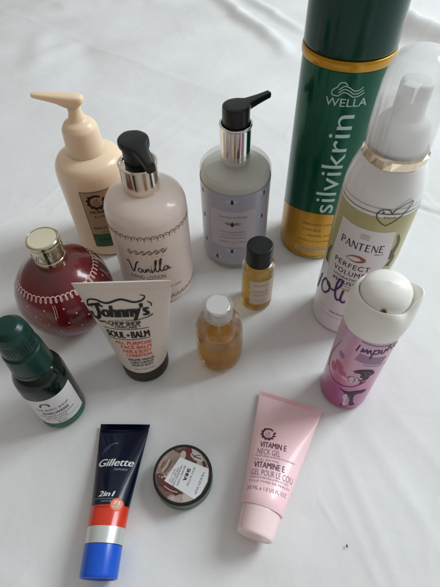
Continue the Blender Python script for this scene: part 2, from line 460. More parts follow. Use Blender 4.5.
for k, dy in enumerate((0, .22, .44)):
    A.line([(-.1, 17.0+dy), (.25, 17.28+dy), (.6, 17.2+dy), (.95, 16.98+dy), (1.3, 17.0+dy), (1.75-dy*.4, 17.22+dy)], .065, 0, .002*k, 6)
A.line([(-.1, 17.0), (-.5, 17.05), (-.55, 17.35), (-.25, 17.62), (-.1, 17.9), (.2, 17.98), (.45, 17.8)], .07, 0, .004, 6)
A.build('logo', cm, ink('pale green ink', (0.52, 0.66, 0.62, 1)), t, .25, .012)
A = Art(); A.text('silvikrin', 1.42, 6.2, 1.80, 9.4, 0, rot=PI/2, bold=-.008)
A.build('lettering', cm, ink('silver green ink', (0.50, 0.66, 0.62, 1)), t, .25, .012)

# ================================================================== 2 mousse can
G = (11.08, 23.54)
t = thing('mousse_can', 'white mousse can with cloudy dome cap, purple handwriting and khaki band', 'hair mousse', (*G, 0))
wl = mat('white enamel', (0.80, 0.79, 0.78, 1), .30, coat=.4)
lathe('body', rnd([(0, .05), (2.35, 0), (2.62, .25), (2.62, 13.6), (2.58, 14.6), (2.42, 15.5), (2.18, 16.3), (2.0, 16.75), (0, 16.8)], .35, 6), wl, t, 128)
V, F = [], []; N_ = 26                     # metal ring: facets tilted at random, shaped to imitate its patchy reflections
for k, (r, h) in enumerate(((1.90, 16.62), (2.0, 16.72), (2.02, 17.3), (1.90, 17.42))):
    for i in range(N_):
        a = 2*PI*(i+random.uniform(-.15, .15))/N_; q_ = r+(random.uniform(-.075, .075) if k in (1, 2) else 0); V.append((q_*math.cos(a), q_*math.sin(a), h))
for k in range(3):
    for i in range(N_): j = (i+1) % N_; F.append((k*N_+i, k*N_+j, (k+1)*N_+j, (k+1)*N_+i))
link('neck_ring', V, F, mat('rose gold metal', (0.80, 0.68, 0.52, 1), .10, metal=1), t, smooth=False)
def cloudy(name, color, clear=.55):
    m = bpy.data.materials.new(name); m.use_nodes = True; t_ = m.node_tree; t_.nodes.clear(); N = t_.nodes.new; L_ = t_.links.new
    o = N('ShaderNodeOutputMaterial'); d = N('ShaderNodeBsdfDiffuse'); tl = N('ShaderNodeBsdfTranslucent'); tr = N('ShaderNodeBsdfTransparent'); gl_ = N('ShaderNodeBsdfGlossy')
    d.inputs[0].default_value = color; tl.inputs[0].default_value = color; gl_.inputs['Roughness'].default_value = .07; gl_.inputs[0].default_value = (1, 1, 1, 1)
    a = N('ShaderNodeMixShader'); a.inputs[0].default_value = .55; L_(d.outputs[0], a.inputs[1]); L_(tl.outputs[0], a.inputs[2])
    lw = N('ShaderNodeLayerWeight'); lw.inputs[0].default_value = .35
    mr_ = N('ShaderNodeMapRange'); mr_.inputs[3].default_value = 1-clear; mr_.inputs[4].default_value = min(1, 1.5-clear); L_(lw.outputs['Facing'], mr_.inputs[0])
    b = N('ShaderNodeMixShader'); L_(mr_.outputs[0], b.inputs[0]); L_(tr.outputs[0], b.inputs[1]); L_(a.outputs[0], b.inputs[2])
    c = N('ShaderNodeMixShader'); f2 = N('ShaderNodeMapRange'); f2.inputs[3].default_value = .03; f2.inputs[4].default_value = .16; L_(lw.outputs['Facing'], f2.inputs[0]); L_(f2.outputs[0], c.inputs[0]); L_(b.outputs[0], c.inputs[1]); L_(gl_.outputs[0], c.inputs[2])
    L_(c.outputs[0], o.inputs[0]); return m
clear = cloudy('cloudy cap plastic', (0.95, 0.96, 0.96, 1), .84)
lathe('cap', [(1.92, 17.42), (1.95, 18.5), (1.92, 19.8), (1.86, 21.0), (1.72, 21.9), (1.45, 22.5), (.9, 22.85), (0, 22.95), (0, 22.82), (.9, 22.72), (1.40, 22.38), (1.64, 21.8), (1.78, 21), (1.84, 19.8), (1.86, 18.5), (1.84, 17.42)], clear, t, 96)
act = mat('white nozzle plastic', (0.88, 0.88, 0.88, 1), .45)
lathe('nozzle', rnd([(0, 17.4), (1.72, 17.4), (1.66, 18.3), (1.45, 19.0), (1.0, 19.35), (.92, 19.6), (.90, 21.3), (0, 21.4)], .25, 6), act, t)
prism('spout', [(-.5, -.5), (1.3, -.38), (1.42, 0), (1.3, .38), (-.5, .5)], lambda x: 20.3+.1*x, lambda x: 21.3+.12*x, act, t, .1, (0, 0), math.atan2(-1, -.9))
cm = cylmap(G, 2.62)
olive = mat('khaki print', srgb(168, 162, 110, 1.15), .35, coat=.3); leaf = ink('grey leaf print', srgb(90, 84, 60, 1.2))
A = Art()
for i in range(60):
    u0 = -4.0+8.0*i/60; u1 = -4.0+8.0*(i+1)/60
    lo = lambda u: 5.9+ (abs(u+.1)/4.0)**1.6*3.6
    A.poly([(u0, lo(u0)), (u1, lo(u1)), (u1, 13.7), (u0, 13.7)], 0)
A.line([(-2.45, 9.2), (-2.75, 8.4), (-2.7, 7.3)], .5, 1, .006, 4, (.3, 1)); A.line([(2.2, 12.0), (2.5, 11.0), (2.1, 9.6)], .6, 1, .006, 4, (.3, 1)); A.line([(2.0, 10.6), (2.6, 9.6), (2.3, 8.8)], .45, 1, .008, 4, (.3, 1))
A.line([(-4, 14.0), (4, 14.0)], .05, 1); A.line([(-4, 14.4), (4, 14.4)], .04, 2)
band = A.build('khaki_band', cm, [olive, leaf, ink('pale line', srgb(170, 165, 150))], t, .3, .012)
A = Art(); lab = ink('white label', (0.74, 0.72, 0.71, 1), .4)
A.poly([(-2.05, 12.5), (1.9, 12.45), (2.15, 9.4), (1.2, 6.4), (-.7, 6.1), (-2.1, 6.3), (-2.25, 8.5)], 0)
lb = A.build('label', cm, lab, t, .3, .026)
A = Art()
def serif_pantene(A, x0, y0, w, h, mi):
    # upright serif capitals drawn stroke by stroke: thick stems, thin joins
    L = w/7.0; T = .085; th = .05
    def stem(x, y=0, hh=1): A.rect(x-T/2, y0+y*h, x+T/2, y0+(y+hh)*h, mi); A.rect(x-T*.9, y0+y*h-.0, x+T*.9, y0+y*h+th*.7, mi, .001); A.rect(x-T*.9, y0+(y+hh)*h-th*.7, x+T*.9, y0+(y+hh)*h, mi, .001)
    def ln(a, b, wd): A.line([a, b], wd, mi, .002)
    x = x0
    for i, ch in enumerate('PANTENE'):
        cx = x0+(i+.1)*L; W = L*.80
        if ch == 'P':
            stem(cx+T); A.line([(cx+T, y0+h*.97), (cx+W*.7, y0+h*.95), (cx+W*.92, y0+h*.73), (cx+W*.7, y0+h*.5), (cx+T, y0+h*.48)], th*1.4, mi, .002, 5)
        elif ch == 'A':
            ln((cx, y0), (cx+W*.5, y0+h), th); ln((cx+W*.5, y0+h), (cx+W, y0), T); ln((cx+W*.2, y0+h*.35), (cx+W*.8, y0+h*.35), th)
            A.rect(cx-T*.5, y0, cx+T*.6, y0+th, mi, .003); A.rect(cx+W-T*.8, y0, cx+W+T*.7, y0+th, mi, .003)
        elif ch == 'N':
            ln((cx+T*.4, y0), (cx+T*.4, y0+h), th); ln((cx+T*.4, y0+h), (cx+W, y0), T); ln((cx+W, y0), (cx+W, y0+h), th)
        elif ch == 'T':
            stem(cx+W*.5); A.rect(cx, y0+h-th*1.3, cx+W, y0+h-.002, mi, .004)
        else:
            stem(cx+T); A.rect(cx+T, y0+h-th*1.4, cx+W*.9, y0+h-.003, mi, .004); A.rect(cx+T, y0+h*.5, cx+W*.75, y0+h*.5+th, mi, .004); A.rect(cx+T, y0+.003, cx+W*.95, y0+th*1.4, mi, .004)
serif_pantene(A, -1.72, 10.52, 3.25, .66, 0)
A.text('PRO-V', .95, 10.22, .16, .65, 0)
for k in range(3): A.line([(-.35, 11.6+.17*k), (-.05, 11.66+.17*k), (.3, 11.58+.17*k)], .07, 2, 0, 3)
A.line([(-.9, 9.45), (-.5, 9.78), (0, 9.85), (.45, 9.6)], .3, 1, 0, 6, (.1, 1)); A.line([(-.9, 9.45), (-.3, 9.3), (.2, 9.4), (.5, 9.62)], .25, 1, .003, 6, (.1, 1))
A.text('PERFECT', -1.72, 8.46, .52, 2.75, 0, bold=.01, space=1.15); A.text('VOLUME', -1.62, 7.68, .52, 2.45, 0, bold=.01, space=1.15)
A.text('HYDRATION', -1.5, 7.18, .26, 2.2, 0, bold=.012); A.text('MOUSSE', -1.42, 6.62, .40, 2.1, 0, bold=.016, space=1.1)
A.line([(-1.0, 6.4), (1.0, 6.4)], .04, 0)
A.build('lettering', cm, [ink('brown black ink', srgb(36, 30, 32)), ink('bronze ink', srgb(150, 92, 60)), ink('silver ink', srgb(170, 165, 160))], lb, .25, .034)
# heart badge
A = Art()
A.line([(.95, 13.05), (.45, 13.4), (.2, 13.9), (.45, 14.35), (.9, 14.35), (1.1, 14.1), (1.3, 14.45), (1.9, 14.85), (2.25, 14.9), (2.1, 14.3), (1.6, 13.6), (.95, 13.05)], .075, 0, 0, 6)
A.text('Nutrient', .5, 13.98, .17, 1.1, 0); A.text('blends', .68, 13.68, .15, .8, 0)
A.disc(.55, 14.15, .07, mi=0)
A.build('badge', cm, [ink('olive grey ink', srgb(70, 72, 60))], t, .2, .03)
# purple handwriting
purp = ink('purple ink', srgb(62, 34, 92))
A = Art()
W_ = .17
A.line([(-3.95, 5.9), (-3.6, 4.4), (-3.4, 3.3), (-3.1, 4.2), (-2.85, 5.6)], W_*1.2, 0, 0, 8)
A.line([(-1.75, 5.6), (-2.15, 5.75), (-2.45, 5.0), (-2.35, 4.3), (-1.9, 4.25), (-1.5, 4.9), (-1.55, 5.6), (-1.9, 5.7), (-1.6, 5.35), (-1.1, 5.3)], W_, 0, .004, 8)
A.line([(-1.1, 5.3), (-.7, 6.0), (-.55, 6.8), (-.8, 6.9), (-.95, 6.1), (-.85, 5.0), (-.6, 4.5), (-.35, 4.7)], W_, 0, .012, 8)
A.line([(-.3, 5.9), (-.35, 4.9), (-.15, 4.45), (.2, 4.9), (.35, 5.9), (.35, 4.9), (.5, 4.5), (.8, 4.9)], W_, 0, .018, 8)
A.line([(.9, 5.8), (.95, 4.6), (1.0, 5.4), (1.25, 5.7), (1.4, 4.6), (1.5, 5.4), (1.75, 5.7), (1.85, 4.7), (2.1, 4.6)], W_, 0, .026, 8)
A.line([(2.1, 4.9), (2.5, 5.3), (2.6, 5.7), (2.3, 5.7), (2.2, 5.0), (2.5, 4.5), (2.9, 4.8)], W_, 0, .036, 8)
A.build('handwriting', cm, purp, t, .2, .03)
A = Art(); A.text('AND ROOT LIFT', -.95, 2.62, .20, 1.9, 0, bold=.01); A.line([(-2.0, 2.05), (1.6, 2.2)], .03, 1); A.line([(-2.2, 2.9), (-1.3, 2.7)], .025, 1)
A.text('200 ML', .2, .9, .2, .9, 1)
A.build('small_print', cm, [DARKINK, ink('grey ink', srgb(140, 132, 140))], t, .25, .012)

# ================================================================== 3 lilac pump bottle
def pump_collar(t, r, h0, h1, m, hole=None):
    pr_ = [(0, h0), (r*.96, h0), (r*.97, h0+.1), (r, h0+.25), (r, h1-.12), (r*1.03, h1-.05), (r*1.03, h1+.05), (r*.9, h1+.1), (r*.86, h1-.25), (0, h1-.25)]
    return lathe('collar', rnd(pr_, .05), m, t, 96)
G = (1.65, 32.1)
t = thing('pump_bottle', 'clear pump bottle wrapped in lilac bee print, black pump on tall chrome collar', 'lotion bottle', (*G, 0))
rim = frosted('clear bottle plastic', (0.70, 0.71, 0.70, 1), .32, .08)
lathe('body', [(0, .02), (2.6, 0), (2.95, .08), (3.1, .35), (3.12, .8), (3.12, 9.9), (3.08, 10.15), (2.92, 10.38), (2.2, 10.52), (1.5, 10.62), (1.2, 10.7), (1.2, 11.2), (0, 11.2)], rim, t, 128)
lathe('lotion', [(0, .32), (2.7, .32), (2.98, .7), (3.03, 9.4), (2.98, 9.8), (2.72, 10.05), (0, 10.12)], mat('grey white lotion', srgb(172, 170, 160, 1.7), .6, sss=.1), t, 96)
pump_collar(t, 1.32, 10.68, 13.95, CHROME)
pm = lathe('pump', rnd([(0, 13.6), (1.10, 13.6), (1.09, 15.3), (1.0, 15.48), (0, 15.55)], .1), BLACK, t, 64)
ang = math.atan2(1.55, 2.55)
spout_loft('spout', head_stations(1.08, 3.1, .27, 15.56, lambda x: 14.85 if x < 0 else 14.85+.08*x, -.03, pw=1.9), BLACK, t, ang, ex=.4)
cm = cylmap(G, 3.12)
lil = mat('lilac film', srgb(144, 146, 160, 1.5), .35, coat=.3); lt = ink('pale lilac label', srgb(166, 162, 170, 1.5), .4)
A = Art()
for i in range(80):
    u0 = -PI*3.12+2*PI*3.12*i/80; u1 = u0+2*PI*3.12/80
    A.poly([(u0, .75), (u1, .75), (u1, 9.2), (u0, 9.2)], 0)
BA = A
A = Art(); A.rect(-2.35, 3.15, 2.0, 7.5, 0)
lb = A.build('label', cm, lt, t, .3, .026)
A = Art()
A.text('Lavender & Honey', -.2, 6.75, .24, 2.6, 1, align='C', shear=.2); A.text('HAND & BODY LOTION', -.2, 5.0, .15, 2.3, 1, align='C')
A.line([(-1.3, 4.72), (1.0, 4.72)], .035, 1); A.text('softening with shea butter', -.2, 4.3, .16, 2.5, 1, align='C'); A.text('300ml  10.1 fl.oz', -.2, 3.75, .17, 2.6, 1, align='C')
def bee(A, x, y, s=1.0, wmi=1, bmi=0):
    A.disc(x-.26*s, y+.08*s, .26*s, .10*s, wmi, .004, -.35, 14); A.disc(x+.26*s, y+.08*s, .26*s, .10*s, wmi, .004, .35, 14)
    A.disc(x, y, .12*s, .2*s, bmi, .009, 0, 14); A.disc(x, y+.2*s, .07*s, .07*s, bmi, .011, 0, 10)
bee(A, -.22, 6.0, 1.2, 1, 0)
A.line([(-1.0, 6.15), (-.6, 5.95), (-.2, 6.05), (.2, 5.95), (.6, 6.15)], .04, 1, .004, 4)
gi = ink('violet grey ink', srgb(128, 118, 130, 1.1)); di = ink('dark violet ink', srgb(42, 36, 52))
A.build('lettering', cm, [di, gi], lb, .25, .036)
A = Art()
for (u, v) in [(-.25, 8.5), (2.85, 8.65), (-3.45, 8.5), (2.75, 6.1), (-3.35, 5.8), (-3.2, 2.9), (-.23, 2.6), (-1.74, 1.5), (1.4, 1.5), (3.0, 3.0), (5.5, 7), (-6, 7), (6.5, 3), (-6.5, 3), (8.5, 6)]: bee(BA, u, v, 1.1, 2, 1)
BA.build('lilac_band', cm, [lil, di, ink('pale wing ink', srgb(178, 174, 188, 1.3))], t, .4, .014)

# ================================================================== 4 vanilla pump bottle
G = (-5.86, 28.03)
t = thing('pump_bottle', 'cream pump bottle marked Vanilla with scalloped print and black teardrop pump head', 'lotion bottle', (*G, 0))
RV = 3.36
van = mat('cream plastic', srgb(192, 178, 170, 1.6), .34, coat=.35, sss=.15)
lathe('body', rnd([(0, .05), (3.0, 0), (RV, .4), (RV, 9.3), (3.3, 10.0), (3.0, 10.55), (2.4, 11.0), (1.5, 11.25), (0, 11.3)], .4, 6), van, t, 128, angle=60)
chv = mat('champagne chrome', (0.78, 0.70, 0.60, 1), .13, metal=1, var=.03)
pump_collar(t, 1.45, 11.2, 13.5, chv)
an = math.atan2(-2.1, 1.45)
lathe('pump', rnd([(0, 13.2), (.95, 13.2), (.95, 14.9), (0, 14.9)], .1), BLACK, t, 64)
spout_loft('spout', head_stations(1.14, 2.2, .36, 15.5, lambda x: 14.85-.05*max(x, 0), .42, pw=1.1), BLACK, t, an, ex=.45)
cm = cylmap(G, RV)
vi = ink('taupe ink', srgb(120, 104, 98)); vd = ink('black brown ink', srgb(38, 32, 34))
A = Art()
def scallops(A, u0, u1, v, pitch, mi, up=1):
    k = 0; u = u0
    while u < u1:
        A.line([(u, v), (u+pitch*.15, v+.24*up), (u+pitch*.5, v+.34*up), (u+pitch*.85, v+.24*up), (u+pitch, v)], .075, mi, 0.0, 3)
        A.disc(u+pitch*.5, v+.1*up, .07, mi=mi, n=10); A.disc(u, v-.12*up, .06, mi=mi, n=8)
        u += pitch; k += 1
scallops(A, -10, 10, 8.62, .52, 0, 1)
scallops(A, -10, 10, 1.3, .52, 0, -1)
for i, a in enumerate((-2.15, -1.55, -1.0, -.45, .1, .65)):
    A.line([(a-.12, 7.2), (a, 7.45), (a+.14, 7.2), (a+.02, 6.98), (a-.1, 7.15)], .09, 0, .002*i, 4); A.line([(a+.16, 7.0), (a+.4, 7.38)], .08, 0)
A.text('· · · · · · ·', -2.1, 6.5, .4, 2.7, 0)
A.text('HAND LOTION', -2.55, 3.9, .50, 3.1, 2, space=1.05)
A.line([(-2.5, 3.4), (.6, 3.4)], .035, 2)
A.text('NET 500ML', .65, 2.35, .22, 1.3, 0)
# handwritten word
w = .1
def S_(pts, ww=w, l=0): A.line(pts, ww, 1, l, 8)
S_([(-2.65, 5.9), (-2.45, 5.95), (-2.2, 4.75), (-1.75, 5.9), (-1.5, 6.15)], .13)
S_([(-1.35, 5.25), (-1.6, 5.3), (-1.7, 4.95), (-1.5, 4.8), (-1.3, 5.2), (-1.25, 4.85), (-1.08, 4.9)], l=.004)
S_([(-1.08, 4.85), (-1.03, 5.25), (-1.0, 4.9), (-.82, 5.3), (-.72, 4.9), (-.6, 4.88)], l=.008)
S_([(-.55, 5.3), (-.52, 4.85), (-.38, 4.95)], l=.012); A.disc(-.5, 5.55, .06, mi=1, n=10)
S_([(-.38, 4.95), (-.1, 5.8), (-.02, 6.25), (-.15, 6.1), (-.2, 5.1), (-.05, 4.85), (.05, 4.95)], l=.015)
S_([(.05, 4.95), (.3, 5.8), (.4, 6.35), (.25, 6.15), (.18, 5.1), (.32, 4.85), (.45, 5.0)], l=.022)
S_([(.85, 5.3), (.6, 5.35), (.48, 5.0), (.68, 4.85), (.88, 5.25), (.92, 4.9), (1.15, 5.0)], l=.03)
A.build('lettering', cm, [vi, vd, ink('brown ink', srgb(86, 74, 72))], t, .2, .014)

# ================================================================== 5 beige pump bottle
G = (-11.51, 34.42)
t = thing('pump_bottle', 'all beige pump bottle with narrow brown and green label and beige spout pointing left', 'lotion bottle', (*G, 0))
bei = mat('beige plastic', srgb(210, 186, 160, 1.4), .30, coat=.3, sss=.5)
bei2 = mat('beige pump plastic', srgb(206, 184, 158, 1.4), .30, sss=.6)
lathe('body', rnd([(0, .05), (2.9, 0), (3.18, .35), (3.18, 8.6), (3.08, 9.4), (2.75, 10.0), (2.1, 10.35), (1.5, 10.5), (0, 10.5)], .5, 6), bei, t, 128, angle=60)
lathe('collar', rnd([(0, 10.4), (1.66, 10.4), (1.62, 11.2), (1.5, 12.7), (1.2, 13.15), (.75, 13.4), (.55, 14.0), (.5, 14.9), (0, 14.9)], .15), bei2, t, 64)
ang = math.atan2(.55, -3.15)
spout_loft('spout', [(-.98, .12, 15.0, 15.3), (-.95, .28, 14.9, 15.36), (-.8, .42, 14.75, 15.42), (-.5, .52, 14.5, 15.46), (0, .58, 14.35, 15.48), (.6, .56, 14.5, 15.48), (1.2, .52, 14.75, 15.48), (2.0, .46, 14.92, 15.48), (2.8, .36, 15.02, 15.46), (3.2, .27, 15.06, 15.42), (3.34, .2, 15.1, 15.38), (3.38, .1, 15.16, 15.32)], bei2, t, ang, ex=.6)
cm = cylmap(G, 3.18)
A = Art(); A.poly([(-1.75, 1.5), (1.05, 1.5), (1.05, 8.25), (-1.75, 8.25)], 0); A.poly([(-1.62, 1.65), (.95, 1.65), (.95, 3.2), (-1.62, 3.2)], 1, .006)
A.poly([(-1.68, 3.2), (1.0, 3.2), (1.0, 8.18), (-1.68, 8.18)], 2, .004)
lb = A.build('label', cm, [ink('brown print edge', srgb(96, 68, 50)), ink('dark green print', srgb(40, 96, 58)), ink('taupe print', srgb(166, 138, 108, 1.15))], t, .3, .014)
A = Art()
def wreath(A, x, y, r, w, mi):
    A.line([(x+r*math.cos(a), y+r*math.sin(a)) for a in [math.radians(-50+ -1*k*10) for k in range(0, 27)]][::-1], w, mi, 0, 0)
    for k in range(9):
        a = math.radians(130-(-50)*0+k*31); A.disc(x+r*1.05*math.cos(a), y+r*1.05*math.sin(a), w*1.2, w*.6, mi, .004, a+.8, 8)
wreath(A, -.45, 7.1, .68, .22, 0)
A.text('THE', -.45, 7.25, .18, .4, 0, align='C'); A.text('BODY', -.45, 6.98, .18, .62, 0, align='C'); A.text('SHOP', -.45, 6.7, .18, .62, 0, align='C')
A.text('HONEY', -.4, 5.8, .34, 1.7, 0, bold=.02, align='C'); A.text('& OAT', -.4, 5.3, .26, 1.2, 0, align='C')
A.text('BODY LOTION', -.4, 3.85, .28, 1.9, 0, bold=.02, align='C'); A.text('250 ML', -.4, 3.4, .16, .8, 0, align='C')
A.text('SOFTENS', -.35, 2.3, .3, 1.7, 0, bold=.01, align='C')
A.build('lettering', cm, ink('deep brown ink', srgb(40, 22, 18)), lb, .25, .028)

# ================================================================== 6 round red bottle
G = (-13.25, 23.96)
t = thing('round_bottle', 'ball-shaped deep red bath bottle with pale looped garland and silver gold screw cap', 'bath bottle', (*G, 0))
redm = bpy.data.materials.new('red bottle'); redm.use_nodes = True; tt = redm.node_tree; p = tt.nodes['Principled BSDF']
p.inputs['Roughness'].default_value = .22; p.inputs['Coat Weight'].default_value = .5; p.inputs['Subsurface Weight'].default_value = .25; p.inputs['Subsurface Scale'].default_value = .006
tcn = tt.nodes.new('ShaderNodeTexCoord'); nn = tt.nodes.new('ShaderNodeTexNoise'); nn.inputs['Scale'].default_value = 35
rr = tt.nodes.new('ShaderNodeValToRGB'); rr.color_ramp.elements[0].color = srgb(78, 16, 22, 1.1); rr.color_ramp.elements[1].color = srgb(112, 22, 30, 1.2)
rr.color_ramp.elements[0].position = .35; rr.color_ramp.elements[1].position = .65
tt.links.new(tcn.outputs['Object'], nn.inputs['Vector']); tt.links.new(nn.outputs['Fac'], rr.inputs[0]); tt.links.new(rr.outputs[0], p.inputs['Base Color'])
RS, HC = 4.02, 3.74
pf = [(0, .25), (1.2, .2), (1.55, 0)]
for k in range(1, 40):
    a = math.radians(-68+k*(68+72)/39)
    pf.append((RS*math.cos(a), HC+RS*math.sin(a)))
pf += [(1.13, 7.5), (1.13, 8.3), (0, 8.3)]
lathe('body', pf, redm, t, 128, angle=60)
smap_r = lambda h: max(.2, math.sqrt(max(0.04, RS*RS-(h-HC)**2)))
def smap(u, v, off):
    # u = azimuth (deg) from the camera side, v = latitude (deg)
    a = math.atan2(-G[1], -G[0])+math.radians(u); l = math.radians(v); r = RS+off
    return (r*math.cos(l)*math.cos(a), r*math.cos(l)*math.sin(a), HC+r*math.sin(l))
pinkink = ink('pale pink ink', srgb(206, 170, 164, 1.4)); goldink = mat('gold ink', srgb(176, 112, 56, 1.2), .35, metal=.3)
A = Art(); N = 50
pts = []
for k in range(N*14+1):
    a = 2*PI*k/14.0
    pts.append((-180+360*k/(N*14)+2.7*math.sin(a), 39.5+3.6*math.cos(a)))
A.line(pts, 1.25, 0)
for row, (lat, st, sz) in enumerate([(27, 24, 1.1), (17, 24, 1.1), (7, 24, 1.1), (-4, 24, 1.1), (-16, 24, 1.1)]):
    for k in range(15):
        az = -180+k*st+(12 if row % 2 else 0); A.disc(az, lat, sz/math.cos(math.radians(lat)), sz, 0, 0, 0, 10)
for az in (-24, 66, 156, -114):
    A.line([(az, 33), (az+.5, 26), (az, 14)], .8, 0, .01, 4); A.line([(az+2.6, 33), (az+3.1, 27), (az+2.6, 17)], .6, 0, .014, 4)
    cx, cy = az-14, 12
    A.line([(cx+5*math.cos(a), cy+5*math.sin(a)) for a in [2*PI*i/24 for i in range(25)]], .9, 1, .02)
    A.line([(cx+2.5*math.cos(a), cy+2.5*math.sin(a)) for a in [2*PI*i/24 for i in range(25)]], .8, 1, .03)
    A.line([(cx, cy+6), (cx, cy+12)], .8, 1, .03)
    for j in range(8):
        a = 2*PI*j/8; A.disc(cx+8*math.cos(a), cy+7.4*math.sin(a), .8, mi=1, n=8)
    cx, cy = az+11, -2
    A.line([(cx+6*math.cos(a), cy+3*math.sin(a)) for a in [2*PI*i/24 for i in range(25)]], .8, 1, .02)
    A.disc(cx, cy, 2.2, 1.0, 1, 0)
A.build('garland_print', smap, [pinkink, goldink], t, 6, .02)
cam_ = mat('aged champagne metal', (0.66, 0.60, 0.44, 1), .16, metal=1, var=.05)
cp = lathe('cap', rnd([(0, 7.3), (1.20, 7.3), (1.22, 8.1), (1.16, 8.14), (1.16, 8.25), (1.23, 8.3), (1.23, 9.5), (1.19, 9.55), (1.19, 9.62), (1.27, 9.66), (1.27, 9.86), (1.18, 9.96), (1.13, 9.96), (1.10, 9.88), (0, 9.88)], .03), cam_, t, 96)
A = Art()
cmc = cylmap(G, 1.23)
for k in range(11):
    u = -1.23*PI+1.23*2*PI*k/11
    A.line([(u, 8.6), (u+.25, 9.15), (u+.5, 8.6), (u+.75, 9.15)], .05, 0, 0, 4)
A.build('engraving', cmc, ink('dark engraving', srgb(110, 92, 70)), cp, .2, .008)
lathe('cap_inlay', rnd([(0, 9.87), (1.08, 9.87), (1.08, 9.93), (0, 9.93)], .02), mat('ivory inlay', srgb(190, 182, 160, 1.4), .35), cp, 64)

# ================================================================== 7 dropper bottle
G = (-12.72, 14.88)
t = thing('dropper_bottle', 'small black green serum bottle with teal cap and white label', 'serum bottle', (*G, 0))
dgl = mat('black green glass', srgb(10, 26, 19, 1.0), .12, spec=.45)
lathe('body', rnd([(0, .05), (1.5, 0), (1.77, .25), (1.77, 5.6), (1.70, 6.3), (1.45, 6.8), (1.15, 7.1), (.95, 7.3), (0, 7.35)], .25, 6), dgl, t, 96, angle=60)
teal = mat('teal plastic', srgb(0, 50, 42, .85), .30, spec=.45)
cp = lathe('cap', rnd([(0, 7.1), (1.36, 7.1), (1.36, 7.5), (1.32, 7.56), (1.34, 7.62), (1.26, 9.2), (1.12, 9.35), (1.12, 9.42), (1.15, 9.5), (1.11, 10.9), (1.0, 11.4), (.7, 11.72), (0, 11.78)], .08), teal, t, 72)
V, F = [], []
for k in range(40):                         # fine grip ribs round the upper cap
    a = 2*PI*k/40; ca, sa = math.cos(a), math.sin(a)
    for (r, h) in ((1.13, 9.8), (1.165, 9.85), (1.155, 10.6), (1.115, 10.7)):
        for s_ in (-.025, .025): V.append((r*ca-s_*sa, r*sa+s_*ca, h))
    b = k*8; F += [(b, b+1, b+3, b+2), (b+2, b+3, b+5, b+4), (b+4, b+5, b+7, b+6)]
link('grip_ribs', V, F, teal, cp)
cm = cylmap(G, 1.77)
A = Art()
n = 16
for i in range(n):
    u0 = -2.75+4.15*i/n; u1 = -2.75+4.15*(i+1)/n
    A.poly([(u0, 1.15), (u1, 1.15), (u1, 5.0), (u0, 5.0)], 0)
    A.poly([(u0, .35), (u1, .35), (u1, 1.15), (u0, 1.15)], 1)
lb = A.build('label', cm, [ink('white paper label', srgb(200, 198, 200, 1.3), .45), ink('emerald stripe', srgb(10, 92, 62, 1.0), .35)], t, .2, .012)
A = Art()
A.line([(-1.05+.3*math.cos(a), 4.1+.36*math.sin(a)) for a in [math.radians(200-k*22) for k in range(11)]], .13, 0)
A.text('THE BODY SHOP', -1.9, 3.35, .26, 2.4, 0, rot=.0); A.text('EDELWEISS', -1.55, 2.75, .34, 1.9, 0, bold=.016)
A.text('DAILY SERUM CONCENTRATE', -1.9, 2.35, .17, 2.6, 0); A.text('SERUM JOUR', -1.6, 2.0, .17, 1.6, 0); A.line([(-1.9, 1.75), (.9, 1.75)], .025, 0); A.text('30 ML', -.9, 1.35, .17, .7, 0)
A.text('1.0 FL OZ SMOOTHING', -1.3, .62, .16, 2.2, 1)
A.build('lettering', cm, [DARKINK, ink('pale green ink', srgb(110, 165, 130))], lb, .2, .02)

# ================================================================== tubes
def loft(sections, n=64):
    """sections: (t, a, b, c, centre) -> rings in (x along a, y along b, t)"""
    V, F = [], []
    for (tt_, a, b, ex, cz) in sections:
        for i in range(n):
            th = 2*PI*i/n; c, s = math.cos(th), math.sin(th)
            V.append((a*math.copysign(abs(c)**ex, c), b*math.copysign(abs(s)**ex, s)+cz, tt_))
    for k in range(len(sections)-1):
        for i in range(n):
            j = (i+1) % n; F.append((k*n+i, k*n+j, (k+1)*n+j, (k+1)*n+i))
    F.append(tuple(range(n))[::-1]); F.append(tuple(range((len(sections)-1)*n, len(sections)*n)))
    return V, F

# ---- standing tube
G = (-6.45, 18.79)
t = thing('cream_tube', 'white balm tube standing on its black cap, black and red lettering', 'balm tube', (*G, 0))
lathe('cap', rnd([(0, 0), (1.82, 0), (1.92, .15), (1.94, 1.5), (0, 1.5)], .06), mat('satin black plastic', srgb(20, 19, 19), .4), t, 96)
def Ja(h): return interp([(1.45, 1.92), (10.9, 3.30)], h)
def Jb(h): return interp(smoothtab([(1.45, 1.88), (3, 1.80), (6, 1.30), (8.5, .72), (10.2, .18), (10.95, .09)]), h)
def Jc(h): return -0.2*(h/10.9)**1.2
sec = [(1.45, 1.86, 1.84, 1, Jc(1.45))]+[(1.45+i*.3, Ja(1.45+i*.3), Jb(1.45+i*.3), 1, Jc(1.45+i*.3)) for i in range(1, 30)]+[(10.25, Ja(10.25), .10, .9, Jc(10.25)), (10.3, Ja(10.3), .06, .8, Jc(10.3)), (10.95, Ja(10.95), .055, .8, Jc(10.95))]
V, F = loft(sec, 96)
jw = mat('cream white tube', srgb(178, 168, 158, 1.65), .42, coat=.15)
bo = link('body', V, F, jw, t, angle=50)
def jmap(u, v, off):
    a, b = Ja(v), Jb(v) if v < 10.2 else .06
    x = max(-.999, min(.999, u/a)); s = math.sqrt(1-x*x)
    return (u, Jc(v)-(b+off)*s-off*.3, v)
A = Art(); BK, RD = 0, 1
